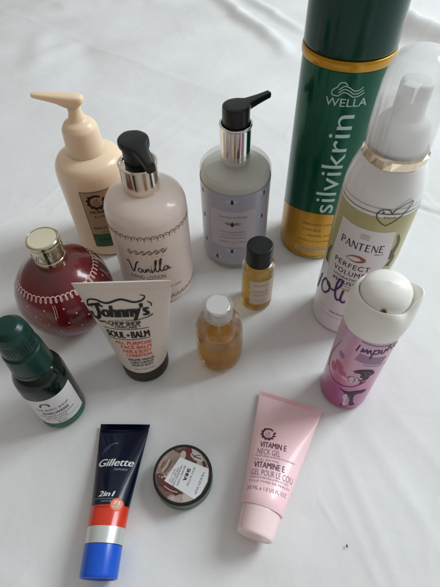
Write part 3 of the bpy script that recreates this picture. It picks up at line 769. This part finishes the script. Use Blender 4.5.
# big curly word
def Jl(pts, w=.24, l=0, tp=None): A.line(pts, w, 0, l, 6, tp)
Jl([(-2.3, 8.7), (-2.65, 9.0), (-2.5, 9.45), (-2.0, 9.5), (-1.3, 9.25), (-.3, 9.55), (.6, 9.3), (1.2, 9.45), (1.35, 9.75), (1.05, 9.85)], .10, 0, (.5, 1.6, 0))
Jl([(-2.4, 7.7), (-2.1, 7.4), (-1.75, 7.5), (-1.6, 7.25)], .09, .002, (.5, 1.4, 0))
A.text('ohnny\'s', -1.75, 8.0, 1.08, 3.25, 0, .01, rot=.04, bold=.05, shear=.12)
A.line([(-1.75, 9.2), (-2.3, 9.05), (-2.75, 8.85)], .2, 0, .02, 6); A.line([(-2.05, 9.1), (-1.98, 8.4), (-2.1, 7.85), (-2.45, 7.75), (-2.65, 8.05), (-2.45, 8.25)], .26, 0, .03, 6)
A.line([(-2.0, 9.1), (-1.6, 8.95)], .14, 0, .02); A.line([(-1.2, 7.72), (-.4, 7.82), (.5, 7.78), (1.35, 7.95), (1.75, 8.15)], .07, 0, .03, 6, (.3, 1.2)); A.line([(1.5, 9.3), (1.75, 9.1), (1.7, 8.9)], .08, 0, .03, 5)
A.text('CHOP SHOP', -.35, 7.28, .40, 2.3, 0, .03, bold=.03, align='C'); A.text('* HAIRCARE *', -.3, 6.98, .24, 2.1, 0, .0, bold=.016, align='C')
A.line([(-1.95, 6.85), (1.3, 6.9)], .055, 0); A.line([(-1.8, 5.78), (1.3, 5.88)], .055, 0)
A.text('SOUL', -1.82, 5.98, .68, 1.32, 0, 0, bold=.04); A.text('BALM', -.02, 6.01, .68, 1.28, 0, 0, bold=.04)
st = [];
for k in range(10):
    a = PI/2+PI*k/5; r_ = .19 if k % 2 == 0 else .08; st.append((-.27+r_*math.cos(a), 6.28+r_*math.sin(a)))
A.poly(st, 0)
for i, (s_, w_, c_) in enumerate([('ALL PURPOSE', 2.7, -.05), ('FACE BALM', 2.25, .1), ('HAIR & BODY', 2.15, .12), ('CONDITION', 1.9, .2)]):
    A.text(s_, c_, 5.26-i*.47, .36, w_, 1, 0, bold=.016, align='C')
for i, (s_, w_) in enumerate([('BAUME VISAGE', 1.95), ('CORPS CHEVEUX', 1.8), ('POUR ET BODY', 1.65)]):
    A.text(s_, .28, 3.38-i*.36, .26, w_, 0, 0, bold=.018, align='C')
A.text('75ML 2.5 FL.OZ', .3, 2.15, .14, 1.5, 0, 0, align='C')
A.build('lettering', jmap, [ink('tube black ink', srgb(26, 22, 22)), ink('tube red ink', srgb(205, 62, 36, 1.3))], bo, .25, .02)

# ---- lying tubes: local x across, y from cap end to crimp, z up
def lying_tube(t, Lc, L, rc, afn, bfn, zfn, matb, crimp, n=72):
    ys = [Lc+.02]+[Lc+.05+(L-crimp-Lc-.05)*i/26 for i in range(27)]
    sec = [(y, afn(y), bfn(y), 1, zfn(y)) for y in ys]
    sec += [(L-crimp+.05, afn(L-crimp), .07, .85, zfn(L-crimp))]+[(L-crimp+.1+(crimp-.1)*k/20, afn(L-crimp+crimp*k/20), .045+(.035 if k % 2 else 0), .8, zfn(L-crimp*(1-k/20))) for k in range(21)]
    V, F = loft(sec, n); V = [(x, tt_, z) for (x, z, tt_) in V]
    return V, F
def tubemap(afn, bfn, zfn, bend=None):
    def f(u, v, off):
        a, b = afn(v), bfn(v); x = max(-.995, min(.995, u/a)); s = math.sqrt(1-x*x)
        return (u, v, zfn(v)+(b+off)*s)
    return f

# blue and navy shaving tube
O = (-7.95, 3.10); rz = math.radians(-2.2)
t = thing('gel_tube', 'navy and orange shaving gel tube with bright blue cap, lying flat', 'gel tube', (*O, 0), rz)
L, LC = 10.12, 1.80
ga = lambda y: interp([(1.7, 1.17), (4.0, 1.27), (10.12, 1.92)], y)
gb_ = lambda y: interp(smoothtab([(1.7, 1.15), (3.0, 1.10), (5.0, .95), (7.2, .65), (9.4, .20), (10.12, .06)]), y)
gz = lambda y: interp([(0, 1.15), (2.7, 1.13), (10.12, .30)], y)
navy = mat('navy tube film', srgb(4, 18, 44, .8), .24, coat=.2, spec=.35, bump=.01)
V, F = lying_tube(t, LC, L, 1.15, ga, gb_, gz, navy, .55)
midx = []
body = link('body', V, F, [navy], t, angle=50)
tm = tubemap(ga, gb_, gz)
def fullband(name, y0, y1, m, off, afn, bfn, zfn, parent, n=72):
    V, F = [], []; ks = 10
    for k in range(ks+1):
        y = y0+(y1-y0)*k/ks
        for i in range(n):
            th = 2*PI*i/n; V.append(((afn(y)+off)*math.cos(th), y, zfn(y)+(bfn(y)+off)*math.sin(th)))
    for k in range(ks):
        for i in range(n): j = (i+1) % n; F.append((k*n+i, k*n+j, (k+1)*n+j, (k+1)*n+i))
    return link(name, V, F, m, parent)
fullband('orange_band', 2.78, 4.05, mat('orange red film', srgb(206, 50, 16, 1.05), .28, coat=.4), .014, ga, gb_, gz, t)
fullband('silver_band', 1.82, 2.78, mat('silver film', (0.66, 0.67, 0.66, 1), .30, metal=.55), .014, ga, gb_, gz, t)
# cap: horizontal lathe
def hcap(name, prof, m, parent, zc, n=72, sx=1.0):
    V, F = lathe_geo(prof, n); V = [(x*sx, h, zc+y) for (x, y, h) in V]
    return link(name, V, F, m, parent)
hcap('cap', rnd([(0, .10), (.95, .08), (1.02, 0), (1.12, 0), (1.16, .12), (1.19, 1.79), (0, 1.79)], .05), mat('bright blue plastic', srgb(0, 84, 204, .95), .28, coat=.15), t, 1.17)
A = Art()
UP = .15
A.text('Gillette', -1.22, 6.5, .56, 2.45, 0, 0, bold=.016, shear=.28, rot=.02)
A.text('SERIES', -.05, 6.2, .16, .95, 2, 0, bold=.01, shear=.2)
A.text('2in1', -.72, 4.42, .36, 1.1, 0, 0, bold=.02, shear=.25)
A.line([(-.95, 4.28), (.35, 4.28)], .03, 2); A.text('SHAVE GEL', -.45, 4.05, .14, .8, 2)
A.line([(-1.25, 7.35), (-1.0, 7.9), (-.5, 8.25), (-.15, 8.3)], .09, 3, 0, 6, (0, 1))  # thin pale blue arcs, tapered at the start
A.line([(-1.2, 7.15), (-1.05, 7.6), (-.7, 8.0)], .05, 3, .004, 6, (0, 1))
A.disc(.62, 3.92, .42, mi=4, lift=.004); A.disc(.62, 3.92, .35, mi=1, lift=.010)
A.text('72', .62, 3.92, .22, .42, 0, .014, align='C', bold=.02); A.text('PROTECT', .62, 3.74, .1, .5, 0, .014, align='C')
A.text('SENSITIVE SHAVE', -1.1, 3.68, .14, 1.3, 5, 0)
A.polys = [([(p[0], p[1]+UP)+tuple(p[2:]) for p in q[0]],)+q[1:] for q in A.polys]
A.build('lettering', tm, [WHITEINK, ink('salmon ink', srgb(222, 140, 110)), ink('steel ink', srgb(140, 150, 165)), ink('sky blue swoosh', srgb(90, 120, 165)), ink('orange ring ink', srgb(226, 90, 50)), ink('dark red ink', srgb(120, 20, 14))], body, .2, .022)

# pink neck gel tube
O = (1.74, 5.12); rz = math.radians(-20.5)
t = thing('gel_tube', 'pale pink vitamin E neck gel tube lying on the sheet, cap toward the viewer', 'gel tube', (*O, 0), rz)
L, LC = 10.35, 1.5
pa = lambda y: interp([(1.5, 1.42), (3.0, 1.58), (10.35, 2.56)], y)
pb = lambda y: interp(smoothtab([(1.5, 1.30), (2.2, 1.36), (4.5, 1.10), (7.0, .70), (9.6, .14), (10.35, .06)]), y)
pz = lambda y: interp([(0, 1.15), (2.2, 1.33), (10.35, .26)], y)
pk = mat('pale pink tube', srgb(214, 180, 184, 1.4), .38, coat=.2, sss=.15)
V, F = lying_tube(t, LC+.12, L, 1.2, pa, pb, pz, pk, .5)
body = link('body', V, F, pk, t, angle=50)
hcap('cap', rnd([(0, .06), (.98, .05), (1.02, 0), (1.14, 0), (1.2, .12), (1.30, 1.45), (1.30, 1.66), (0, 1.66)], .08), mat('pale pink cap plastic', srgb(216, 184, 184, 1.5), .25, coat=.4, sss=.2), t, 1.28)
A = Art(); q = math.radians(6.5)
w = (-.92, 6.72)
wreath(A, w[0], w[1], .42, .13, 0)
A.text('THE', w[0], w[1]+.08, .11, .25, 0, align='C'); A.text('BODY', w[0], w[1]-.08, .11, .4, 0, align='C'); A.text('SHOP', w[0], w[1]-.24, .11, .4, 0, align='C')
A.text('VITAMIN E', -1.24, 5.55, .46, 1.85, 0, rot=q, bold=.014); A.text('NECK GEL', -1.3, 5.0, .44, 1.62, 1, rot=q, bold=-.012)
A.text('MOISTURISES & PROTECTS THE SKIN', -1.35, 4.78, .14, 2.75, 1, rot=q); A.text('FOR ALL SKIN TYPES', -1.36, 4.5, .14, 1.7, 1, rot=q)
A.text('VITAMINE E', -1.25, 3.98, .46, 2.1, 0, rot=q, bold=.014); A.text('GEL POUR LE COU', -1.3, 3.42, .44, 2.85, 1, rot=q, bold=-.012)
A.text('HYDRATE ET PROTEGE LA PEAU DU COU', -1.3, 3.2, .14, 2.6, 1, rot=q); A.text('TOUS TYPES DE PEAUX', -1.3, 2.94, .14, 2.75, 1, rot=q)
A.text('50 ML e 1.0 US FL OZ', -1.25, 2.42, .26, 2.6, 1, rot=q)
A.build('lettering', tubemap(pa, pb, pz), [ink('plum ink', srgb(92, 52, 68)), ink('soft plum ink', srgb(146, 112, 124))], body, .2, .016)

# ================================================================== 9 perfume bottle
G = (-.16, 19.07)
t = thing('perfume_bottle', 'small clear glass bottle half full of amber liquid, with a chrome topped cap', 'perfume', (*G, 0))
gl = glassmat('clear glass', (0.97, 0.975, 0.97, 1), 0, 1.45, .30)
outer = rnd([(0, .04), (1.45, 0), (1.72, .5), (1.88, 1.6), (1.88, 4.2), (1.80, 5.1), (1.45, 5.85), (1.0, 6.2), (.88, 6.35), (.88, 6.7)], .45, 6)
inner = rnd([(.62, 6.7), (.62, 6.1), (1.25, 5.55), (1.62, 4.9), (1.68, 4.0), (1.68, 1.5), (1.45, .7), (0, .5)], .3, 6)
lathe('body', outer+inner, gl, t, 96, angle=60)
amb = glassmat('amber liquid', srgb(250, 218, 146, 1.0), 0, 1.33, .62, srgb(244, 208, 132, 1.0))
lathe('liquid', rnd([(0, .48), (1.44, .66), (1.70, 1.5), (1.70, 3.82), (1.64, 3.76), (0, 3.74)], .2, 5), amb, t, 96, angle=60)
cp = lathe('cap', rnd([(0, 6.22), (1.04, 6.22), (1.07, 6.3), (1.08, 7.5), (1.0, 7.64), (.9, 7.66), (0, 7.66)], .06), cloudy('clear cap plastic', (.93, .93, .92, 1), .88), t, 96)
lathe('cap_insert', rnd([(0, 6.26), (.72, 6.26), (.74, 7.0), (.92, 7.25), (.93, 7.52), (.86, 7.57), (0, 7.55)], .05), mat('polished chrome', (0.88, 0.87, 0.86, 1), .07, metal=1, var=.02), cp, 96)
lathe('dip_tube', [(0, 1.2), (.09, 1.2), (.09, 6.2), (0, 6.2)], frosted('clear tube plastic', (0.8, 0.8, 0.78, 1), .35, .2), t, 16)

# ================================================================== 10 miniature bottle
G = (3.37, 25.09)
t = thing('miniature_bottle', 'slim clear miniature bottle of pale yellow oil with black screw cap', 'miniature bottle', (*G, 0))
outer = rnd([(0, .03), (1.25, 0), (1.41, .25), (1.41, 5.0), (1.36, 5.3), (1.1, 5.5), (.8, 5.55), (.8, 5.8)], .15, 5)
inner = rnd([(.6, 5.8), (.6, 5.4), (1.15, 5.2), (1.26, 4.9), (1.26, .5), (0, .35)], .15, 5)
lathe('body', outer+inner, gl, t, 96, angle=60)
yel = glassmat('yellow oil', srgb(253, 228, 166, 1.0), 0, 1.36, .6, srgb(250, 224, 156, 1.0))
lathe('liquid', rnd([(0, .33), (1.275, .46), (1.275, 4.58), (0, 4.52)], .12, 5), yel, t, 96, angle=60)
lathe('cap', rnd([(0, 5.5), (1.08, 5.5), (1.10, 5.6), (1.10, 7.3), (1.02, 7.4), (0, 7.42)], .06), BLACK, t, 80)
cm = cylmap(G, 1.41)
A = Art(); A.rect(-.62, 1.2, 1.55, 4.3, 0)
lb = A.build('label', cm, frosted('translucent white label', (0.72, 0.69, 0.68, 1), .72, .5), t, .2, .012)
A = Art(); A.text('RITUAL OIL', .45, 3.7, .2, 1.4, 0, align='C'); A.text('shower gel', .45, 2.9, .2, 1.2, 0, align='C'); A.text('smooth & calm', .45, 2.45, .16, 1.4, 0, align='C'); A.text('30 ml', .45, 1.6, .16, .6, 0, align='C')
A.build('lettering', cm, ink('warm grey ink', srgb(130, 116, 120, 1.2)), lb, .2, .02)

# ================================================================== 11 pink body spray
G = (9.77, 15.86)
t = thing('body_spray_can', 'pink and lilac body spray can with a large ivory press cap, standing at the right', 'body spray', (*G, 0))
pm = bpy.data.materials.new('pink printed can'); pm.use_nodes = True; tt = pm.node_tree; p = tt.nodes['Principled BSDF']
p.inputs['Roughness'].default_value = .3; p.inputs['Coat Weight'].default_value = .4; p.inputs['Metallic'].default_value = .15
tcn = tt.nodes.new('ShaderNodeTexCoord'); sp = tt.nodes.new('ShaderNodeSeparateXYZ'); tt.links.new(tcn.outputs['Object'], sp.inputs[0])
nn = tt.nodes.new('ShaderNodeTexNoise'); nn.inputs['Scale'].default_value = 38; nn.inputs['Detail'].default_value = 4; tt.links.new(tcn.outputs['Object'], nn.inputs['Vector'])
ad = tt.nodes.new('ShaderNodeMath'); ad.operation = 'MULTIPLY_ADD'; tt.links.new(nn.outputs['Fac'], ad.inputs[0]); ad.inputs[1].default_value = .035; tt.links.new(sp.outputs[2], ad.inputs[2])
mrn = tt.nodes.new('ShaderNodeMapRange'); tt.links.new(ad.outputs[0], mrn.inputs[0]); mrn.inputs[1].default_value = .015; mrn.inputs[2].default_value = .112
rr = tt.nodes.new('ShaderNodeValToRGB'); cr = rr.color_ramp
cr.elements[0].position = 0; cr.elements[0].color = srgb(156, 58, 124, 1.2); cr.elements[1].position = 1; cr.elements[1].color = srgb(176, 142, 164, 1.4)
for pos, c in ((.3, srgb(166, 78, 134, 1.25)), (.45, srgb(184, 108, 146, 1.3)), (.62, srgb(180, 132, 156, 1.35))):
    e = cr.elements.new(pos); e.color = c
tt.links.new(mrn.outputs[0], rr.inputs[0]); tt.links.new(rr.outputs[0], p.inputs['Base Color'])
body = lathe('body', rnd([(0, .08), (1.6, 0), (1.87, .25), (1.87, 9.7), (1.82, 9.95), (0, 9.95)], .15, 5), pm, t, 96)
iv = mat('ivory plastic', srgb(197, 195, 190, 1.5), .36, sss=.15, coat=.1)
# cap: tapering wall with a raised back lip, bowl and round press button
an0 = math.atan2(-1.0, -.35)
V, F = [], []; n = 96
prof = [(1.84, 9.84, 0), (1.93, 9.88, 0), (1.97, 10.1, 0), (2.03, 10.8, 0), (2.04, 11.2, .15), (1.98, 11.7, .45), (1.86, 12.2, .75), (1.72, 12.55, 1.0), (1.62, 12.62, 1.0), (1.54, 12.5, .8), (1.50, 12.1, .3), (0.0, 12.0, 0)]
wrap = lambda a: ((a+PI) % (2*PI))-PI
rings = []
for (r, h, k) in prof:
    ring = []
    for i in range(n):
        th = 2*PI*i/n
        fin = math.exp(-(wrap(th-math.radians(-8))/.42)**2); scoop = math.exp(-(wrap(th-math.radians(-58))/.38)**2)
        back = math.exp(-(wrap(th-math.radians(85))/.8)**2)
        ring.append(len(V)); rr_ = r+k*(.40*fin-.03*scoop)
        V.append((rr_*math.cos(th), rr_*math.sin(th), h+k*(.28*fin-.38*scoop-.25*back)))
    rings.append(ring)
for a, b in zip(rings[:-1], rings[1:]):
    for i in range(n): j = (i+1) % n; F.append((a[i], a[j], b[j], b[i]))
F.append(tuple(rings[0])[::-1])
cp = link('cap', V, F, iv, t, angle=60)
V, F = [], []
prof = [(1.46, 12.0), (1.50, 12.5), (1.46, 12.85), (1.30, 13.12), (.95, 13.34), (.5, 13.46), (0.001, 13.5)]
rings = []
for (r, h) in prof:
    ring = []
    for i in range(n):
        th = 2*PI*i/n; d = math.cos(th-an0); ring.append(len(V))
        dish = -.25*max(0, d)*(r/1.5) if h > 12.2 else 0
        V.append((r*math.cos(th), r*math.sin(th), h+dish))
    rings.append(ring)
for a, b in zip(rings[:-1], rings[1:]):
    for i in range(n): j = (i+1) % n; F.append((a[i], a[j], b[j], b[i]))
link('button', V, F, iv, cp, angle=60)
dxy = (math.cos(an0), math.sin(an0))
V, F = lathe_geo(rnd([(0, 0), (.17, 0), (.15, .12), (.1, .12), (.08, .05), (0, .05)], .02), 24)
V2 = []
rotm = Matrix.Rotation(an0, 3, 'Z') @ Matrix.Rotation(math.radians(62), 3, 'Y')
for v in V:
    w = rotm @ Vector(v); V2.append((w.x+1.47*dxy[0], w.y+1.47*dxy[1], w.z+12.55))
link('nozzle', V2, F, mat('brown nozzle insert', srgb(112, 92, 60), .4), cp)
cm = cylmap(G, 1.87)
bi = ink('aubergine ink', srgb(48, 26, 52)); li = ink('lilac ink', srgb(146, 116, 146, 1.2)); wi = ink('pale pink ink', srgb(200, 172, 184, 1.2)); ri = ink('coral ink', srgb(176, 92, 116, 1.25))
A = Art()
A.line([(0, 7.9), (1.9, 7.5)], .9, 1, 0); A.line([(-.1, 9.62), (2.2, 9.35)], .12, 1, .004)
A.line([(.55, 7.1), (2.5, 6.7)], .06, 1)
b = .085
for i, ps in enumerate([[(-.1, 9.2), (-.2, 8.4)], [(.1, 8.5), (.15, 8.95), (.25, 8.6), (.4, 8.98), (.48, 8.55), (.6, 8.98), (.7, 8.55)], [(.85, 9.05), (.78, 7.95)], [(.85, 8.95), (1.1, 9.05), (1.15, 8.65), (.85, 8.55)], [(1.3, 9.05), (1.32, 8.65), (1.5, 8.6), (1.58, 9.1)], [(1.75, 9.5), (1.72, 8.7)], [(2.05, 9.15), (1.9, 9.0), (2.1, 8.85), (1.95, 8.7)], [(2.25, 8.95), (2.5, 9.05), (2.35, 9.25), (2.2, 8.95), (2.4, 8.75)]]):
    A.line(ps, b, 0, .01+.001*i, 5)
A.line([(-1.35, 8.3), (-1.8, 6.6), (-1.95, 4.6), (-1.3, 3.7), (-.5, 3.55), (.5, 3.9), (1.3, 4.8)], .10, 0, .0, 8, (.2, 1))
A.line([(-1.9, 6.6), (-2.2, 5.2), (-1.9, 3.9)], .14, 3, 0, 6, (.2, 1)); 
for (x, y, s_, m_) in [(-.9, 5.6, .45, 3), (-.5, 5.1, .35, 3), (-1.3, 4.9, .4, 3), (-.2, 4.7, .22, 2), (-1.0, 6.9, .3, 1)]:
    A.disc(x, y, s_, s_*.8, m_, .003+.001*s_, x)
# upper figure: swept hair, pale face and shoulders; lower figure: dark skirt and pale leg
A.blob([(.1, 5.2), (.45, 5.35), (.8, 5.05), (.62, 4.6), (.2, 4.45), (-.12, 4.72)], 2, .012)
A.blob([(.15, 5.95), (.5, 6.38), (1.0, 6.52), (1.45, 6.32), (1.62, 5.85), (1.38, 5.6), (1.32, 5.2), (1.0, 4.92), (.95, 5.35), (.74, 5.45), (.72, 5.85), (.45, 6.0)], 0, .016)
A.disc(.5, 5.66, .2, .28, 2, .020, -.2); A.line([(.38, 5.72), (.46, 5.7)], .04, 0, .024); A.line([(.56, 5.7), (.63, 5.72)], .04, 0, .024); A.line([(.45, 5.52), (.55, 5.52)], .04, 0, .024)
A.line([(.12, 5.2), (.02, 4.9), (.18, 4.55)], .05, 0, .020, 5); A.line([(.4, 5.25), (.5, 4.9), (.42, 4.6)], .05, 0, .022, 5); A.line([(.7, 5.1), (1.0, 4.8), (.9, 4.5)], .09, 0, .024, 5)
A.line([(1.0, 6.3), (1.3, 6.0), (1.2, 5.6)], .04, 1, .022, 5); A.line([(.8, 6.3), (1.05, 5.95), (1.08, 5.5)], .04, 1, .024, 5)
A.blob([(.4, 2.7), (.62, 2.2), (.72, 1.4), (.62, .85), (.42, .9), (.36, 1.7), (.18, 2.3)], 2, .018)
A.blob([(-.32, 3.22), (.1, 3.0), (.5, 3.08), (1.0, 3.34), (1.72, 3.32), (1.5, 2.95), (1.02, 2.8), (.98, 2.2), (1.15, 1.4), (1.35, .95), (.95, .88), (.82, 1.6), (.66, 2.3), (.3, 2.66)], 0, .014)
A.line([(.5, 2.6), (.6, 2.0), (.58, 1.3)], .035, 0, .026, 5); A.line([(.4, .95), (.3, .75), (.6, .72)], .07, 0, .028, 4)
A.build('print', cm, [bi, li, wi, ri], body, .25, .012)

# ================================================================== 12 balm tin
G = (-2.95, 9.12)
t = thing('balm_tin', 'small round green balm tin with white label over a brown picture lid', 'balm tin', (*G, 0))
tg = mat('dark green plastic tin', srgb(16, 84, 56, 1.1), .30)
lathe('base', rnd([(0, 0), (1.95, 0), (2.06, .12), (2.06, .78), (0, .78)], .1), tg, t, 96)
lid = lathe('lid', rnd([(0, .72), (2.05, .72), (2.07, .8), (2.07, 1.28), (2.0, 1.38), (1.9, 1.38), (1.86, 1.33), (0, 1.33)], .05), mat('black green plastic', srgb(16, 26, 22), .3, coat=.3), t, 96)
# picture disc
pic = bpy.data.materials.new('nut picture print'); pic.use_nodes = True; tt = pic.node_tree; p = tt.nodes['Principled BSDF']; p.inputs['Roughness'].default_value = .35; p.inputs['Coat Weight'].default_value = .3
tcn = tt.nodes.new('ShaderNodeTexCoord'); vo = tt.nodes.new('ShaderNodeTexVoronoi'); vo.inputs['Scale'].default_value = 130; vo.inputs['Randomness'].default_value = 1
wv = tt.nodes.new('ShaderNodeTexNoise'); wv.inputs['Scale'].default_value = 90; wv.inputs['Detail'].default_value = 4
vm = tt.nodes.new('ShaderNodeMix'); vm.data_type = 'RGBA'; vm.inputs[0].default_value = .02
tt.links.new(tcn.outputs['Object'], vm.inputs[6]); tt.links.new(wv.outputs['Color'], vm.inputs[7]); tt.links.new(tcn.outputs['Object'], wv.inputs['Vector']); tt.links.new(vm.outputs[2], vo.inputs['Vector'])
s1 = tt.nodes.new('ShaderNodeSeparateColor'); tt.links.new(vo.outputs['Color'], s1.inputs[0])
rr = tt.nodes.new('ShaderNodeValToRGB'); cr = rr.color_ramp; cr.interpolation = 'CONSTANT'
cr.elements[0].position = 0; cr.elements[0].color = srgb(70, 50, 44, 1.2); cr.elements[1].position = .82; cr.elements[1].color = srgb(176, 164, 156, 1.1)
for pos, c in ((.2, srgb(160, 130, 116, 1.3)), (.4, srgb(112, 84, 72, 1.2)), (.55, srgb(150, 130, 120, 1.1)), (.7, srgb(92, 40, 36, 1.0))):
    e = cr.elements.new(pos); e.color = c
tt.links.new(s1.outputs[0], rr.inputs[0])
mx = tt.nodes.new('ShaderNodeMix'); mx.data_type = 'RGBA'; mx.blend_type = 'MULTIPLY'; mx.inputs[0].default_value = .6
r2 = tt.nodes.new('ShaderNodeValToRGB'); r2.color_ramp.elements[0].position = .35; r2.color_ramp.elements[0].color = (.35, .3, .28, 1); r2.color_ramp.elements[1].position = .6
tt.links.new(wv.outputs['Fac'], r2.inputs[0]); tt.links.new(rr.outputs[0], mx.inputs[6]); tt.links.new(r2.outputs[0], mx.inputs[7]); tt.links.new(mx.outputs[2], p.inputs['Base Color'])
flat = lambda u, v, off: (u, v, 1.33+off)
A = Art(); A.disc(0, 0, 1.84, n=72)
# the shell shapes of the picture
A.disc(-1.15, .55, .62, .38, 1, .003, 1.0); A.disc(-.75, -1.0, .62, .3, 2, .003, -.5); A.line([(-1.25, -.75), (-.8, -1.05), (-.3, -1.2)], .06, 3, .008, 5); A.line([(-1.1, -1.15), (-.75, -1.25), (-.4, -1.45)], .05, 1, .008, 5); A.disc(.35, -1.5, .36, .24, 3, .004, .2); A.disc(.95, 1.15, .50, .26, 3, .003, -.6); A.line([(.6, 1.35), (.95, 1.1), (1.3, .98)], .07, 4, .006, 4); A.line([(.7, 1.1), (1.0, 1.25), (1.25, 1.2)], .05, 4, .008, 4); A.disc(.35, 1.5, .3, .22, 2, .004, .4)
A.line([(-1.45, .2), (-1.15, .6), (-.95, 1.05)], .10, 3, .006, 5); A.line([(-1.25, .15), (-1.0, .5), (-.8, .9)], .06, 4, .006, 5); A.line([(-1.55, .45), (-1.3, .85)], .05, 4, .008); A.disc(.0, 1.3, .3, .2, 3, .006, 1.4); A.disc(-.35, -1.2, .2, .12, 4, .006, .3); A.disc(1.5, .6, .25, .12, 4, .004, 1.9)
pd = A.build('picture', flat, [pic, ink('tan shell', srgb(138, 114, 102, 1.0)), ink('dark red shell', srgb(96, 38, 34, 1.0)), ink('cream shell', srgb(178, 168, 160, 1.1)), ink('brown seed', srgb(60, 40, 34))], lid, .4, .004)
A = Art()
cn = [(-.22, 1.15), (1.82, .28), (1.72, -.55), (1.25, -1.35), (.82, -1.66), (-1.25, -.42)]
A.poly(cn, 0, 0)
lb = A.build('label', flat, ink('white tin label', (0.72, 0.73, 0.74, 1), .35), lid, .4, .016)
A = Art(); rt = math.atan2(-2.75, -1.0)+PI*0; rt = math.radians(247)
def lt_(s_, x, y, h, w_, bold=0): A.text(s_, x, y, h, w_, 0, 0, rot=rt, bold=bold)
lt_('THE BODY SHOP', 1.42, .12, .16, 1.55); lt_('BODY BUTTER', .78, .42, .13, 1.3); lt_('SHEA', .36, .38, .24, .85, .04); lt_('BEURRE CORPS', .12, .55, .13, 1.4); lt_('NOURISHING CARE', -.12, .58, .13, 1.45)
lt_('FOR DRY SKIN', -.36, .45, .13, 1.1); lt_('50 ML 1.7 OZ', -.6, .35, .13, .9)
A.build('lettering', flat, DARKINK, lb, .4, .022)
lathe('lid_rim_gloss', [(1.88, 1.375), (1.98, 1.385), (2.04, 1.33)], mat('black rim gloss', srgb(14, 20, 18), .2), lid, 96).name = 'rim'

# ================================================================== a speck of lint on the sheet
me = bpy.data.meshes.new('lint_speck'); bm = bmesh.new(); bmesh.ops.create_icosphere(bm, subdivisions=2, radius=.06*S)
for v in bm.verts: v.co = Vector((v.co.x*1.0, v.co.y*1.7, v.co.z*.5))*random.uniform(.8, 1.2)
bm.to_mesh(me); bm.free(); me.materials.append(mat('grey lint', srgb(96, 92, 88), .9))
o = bpy.data.objects.new('lint_speck', me); col.objects.link(o); o.location = (7.83*S, 4.66*S, .0004)
o['label'] = 'tiny grey speck of lint on the empty sheet at bottom right'; o['category'] = 'lint'
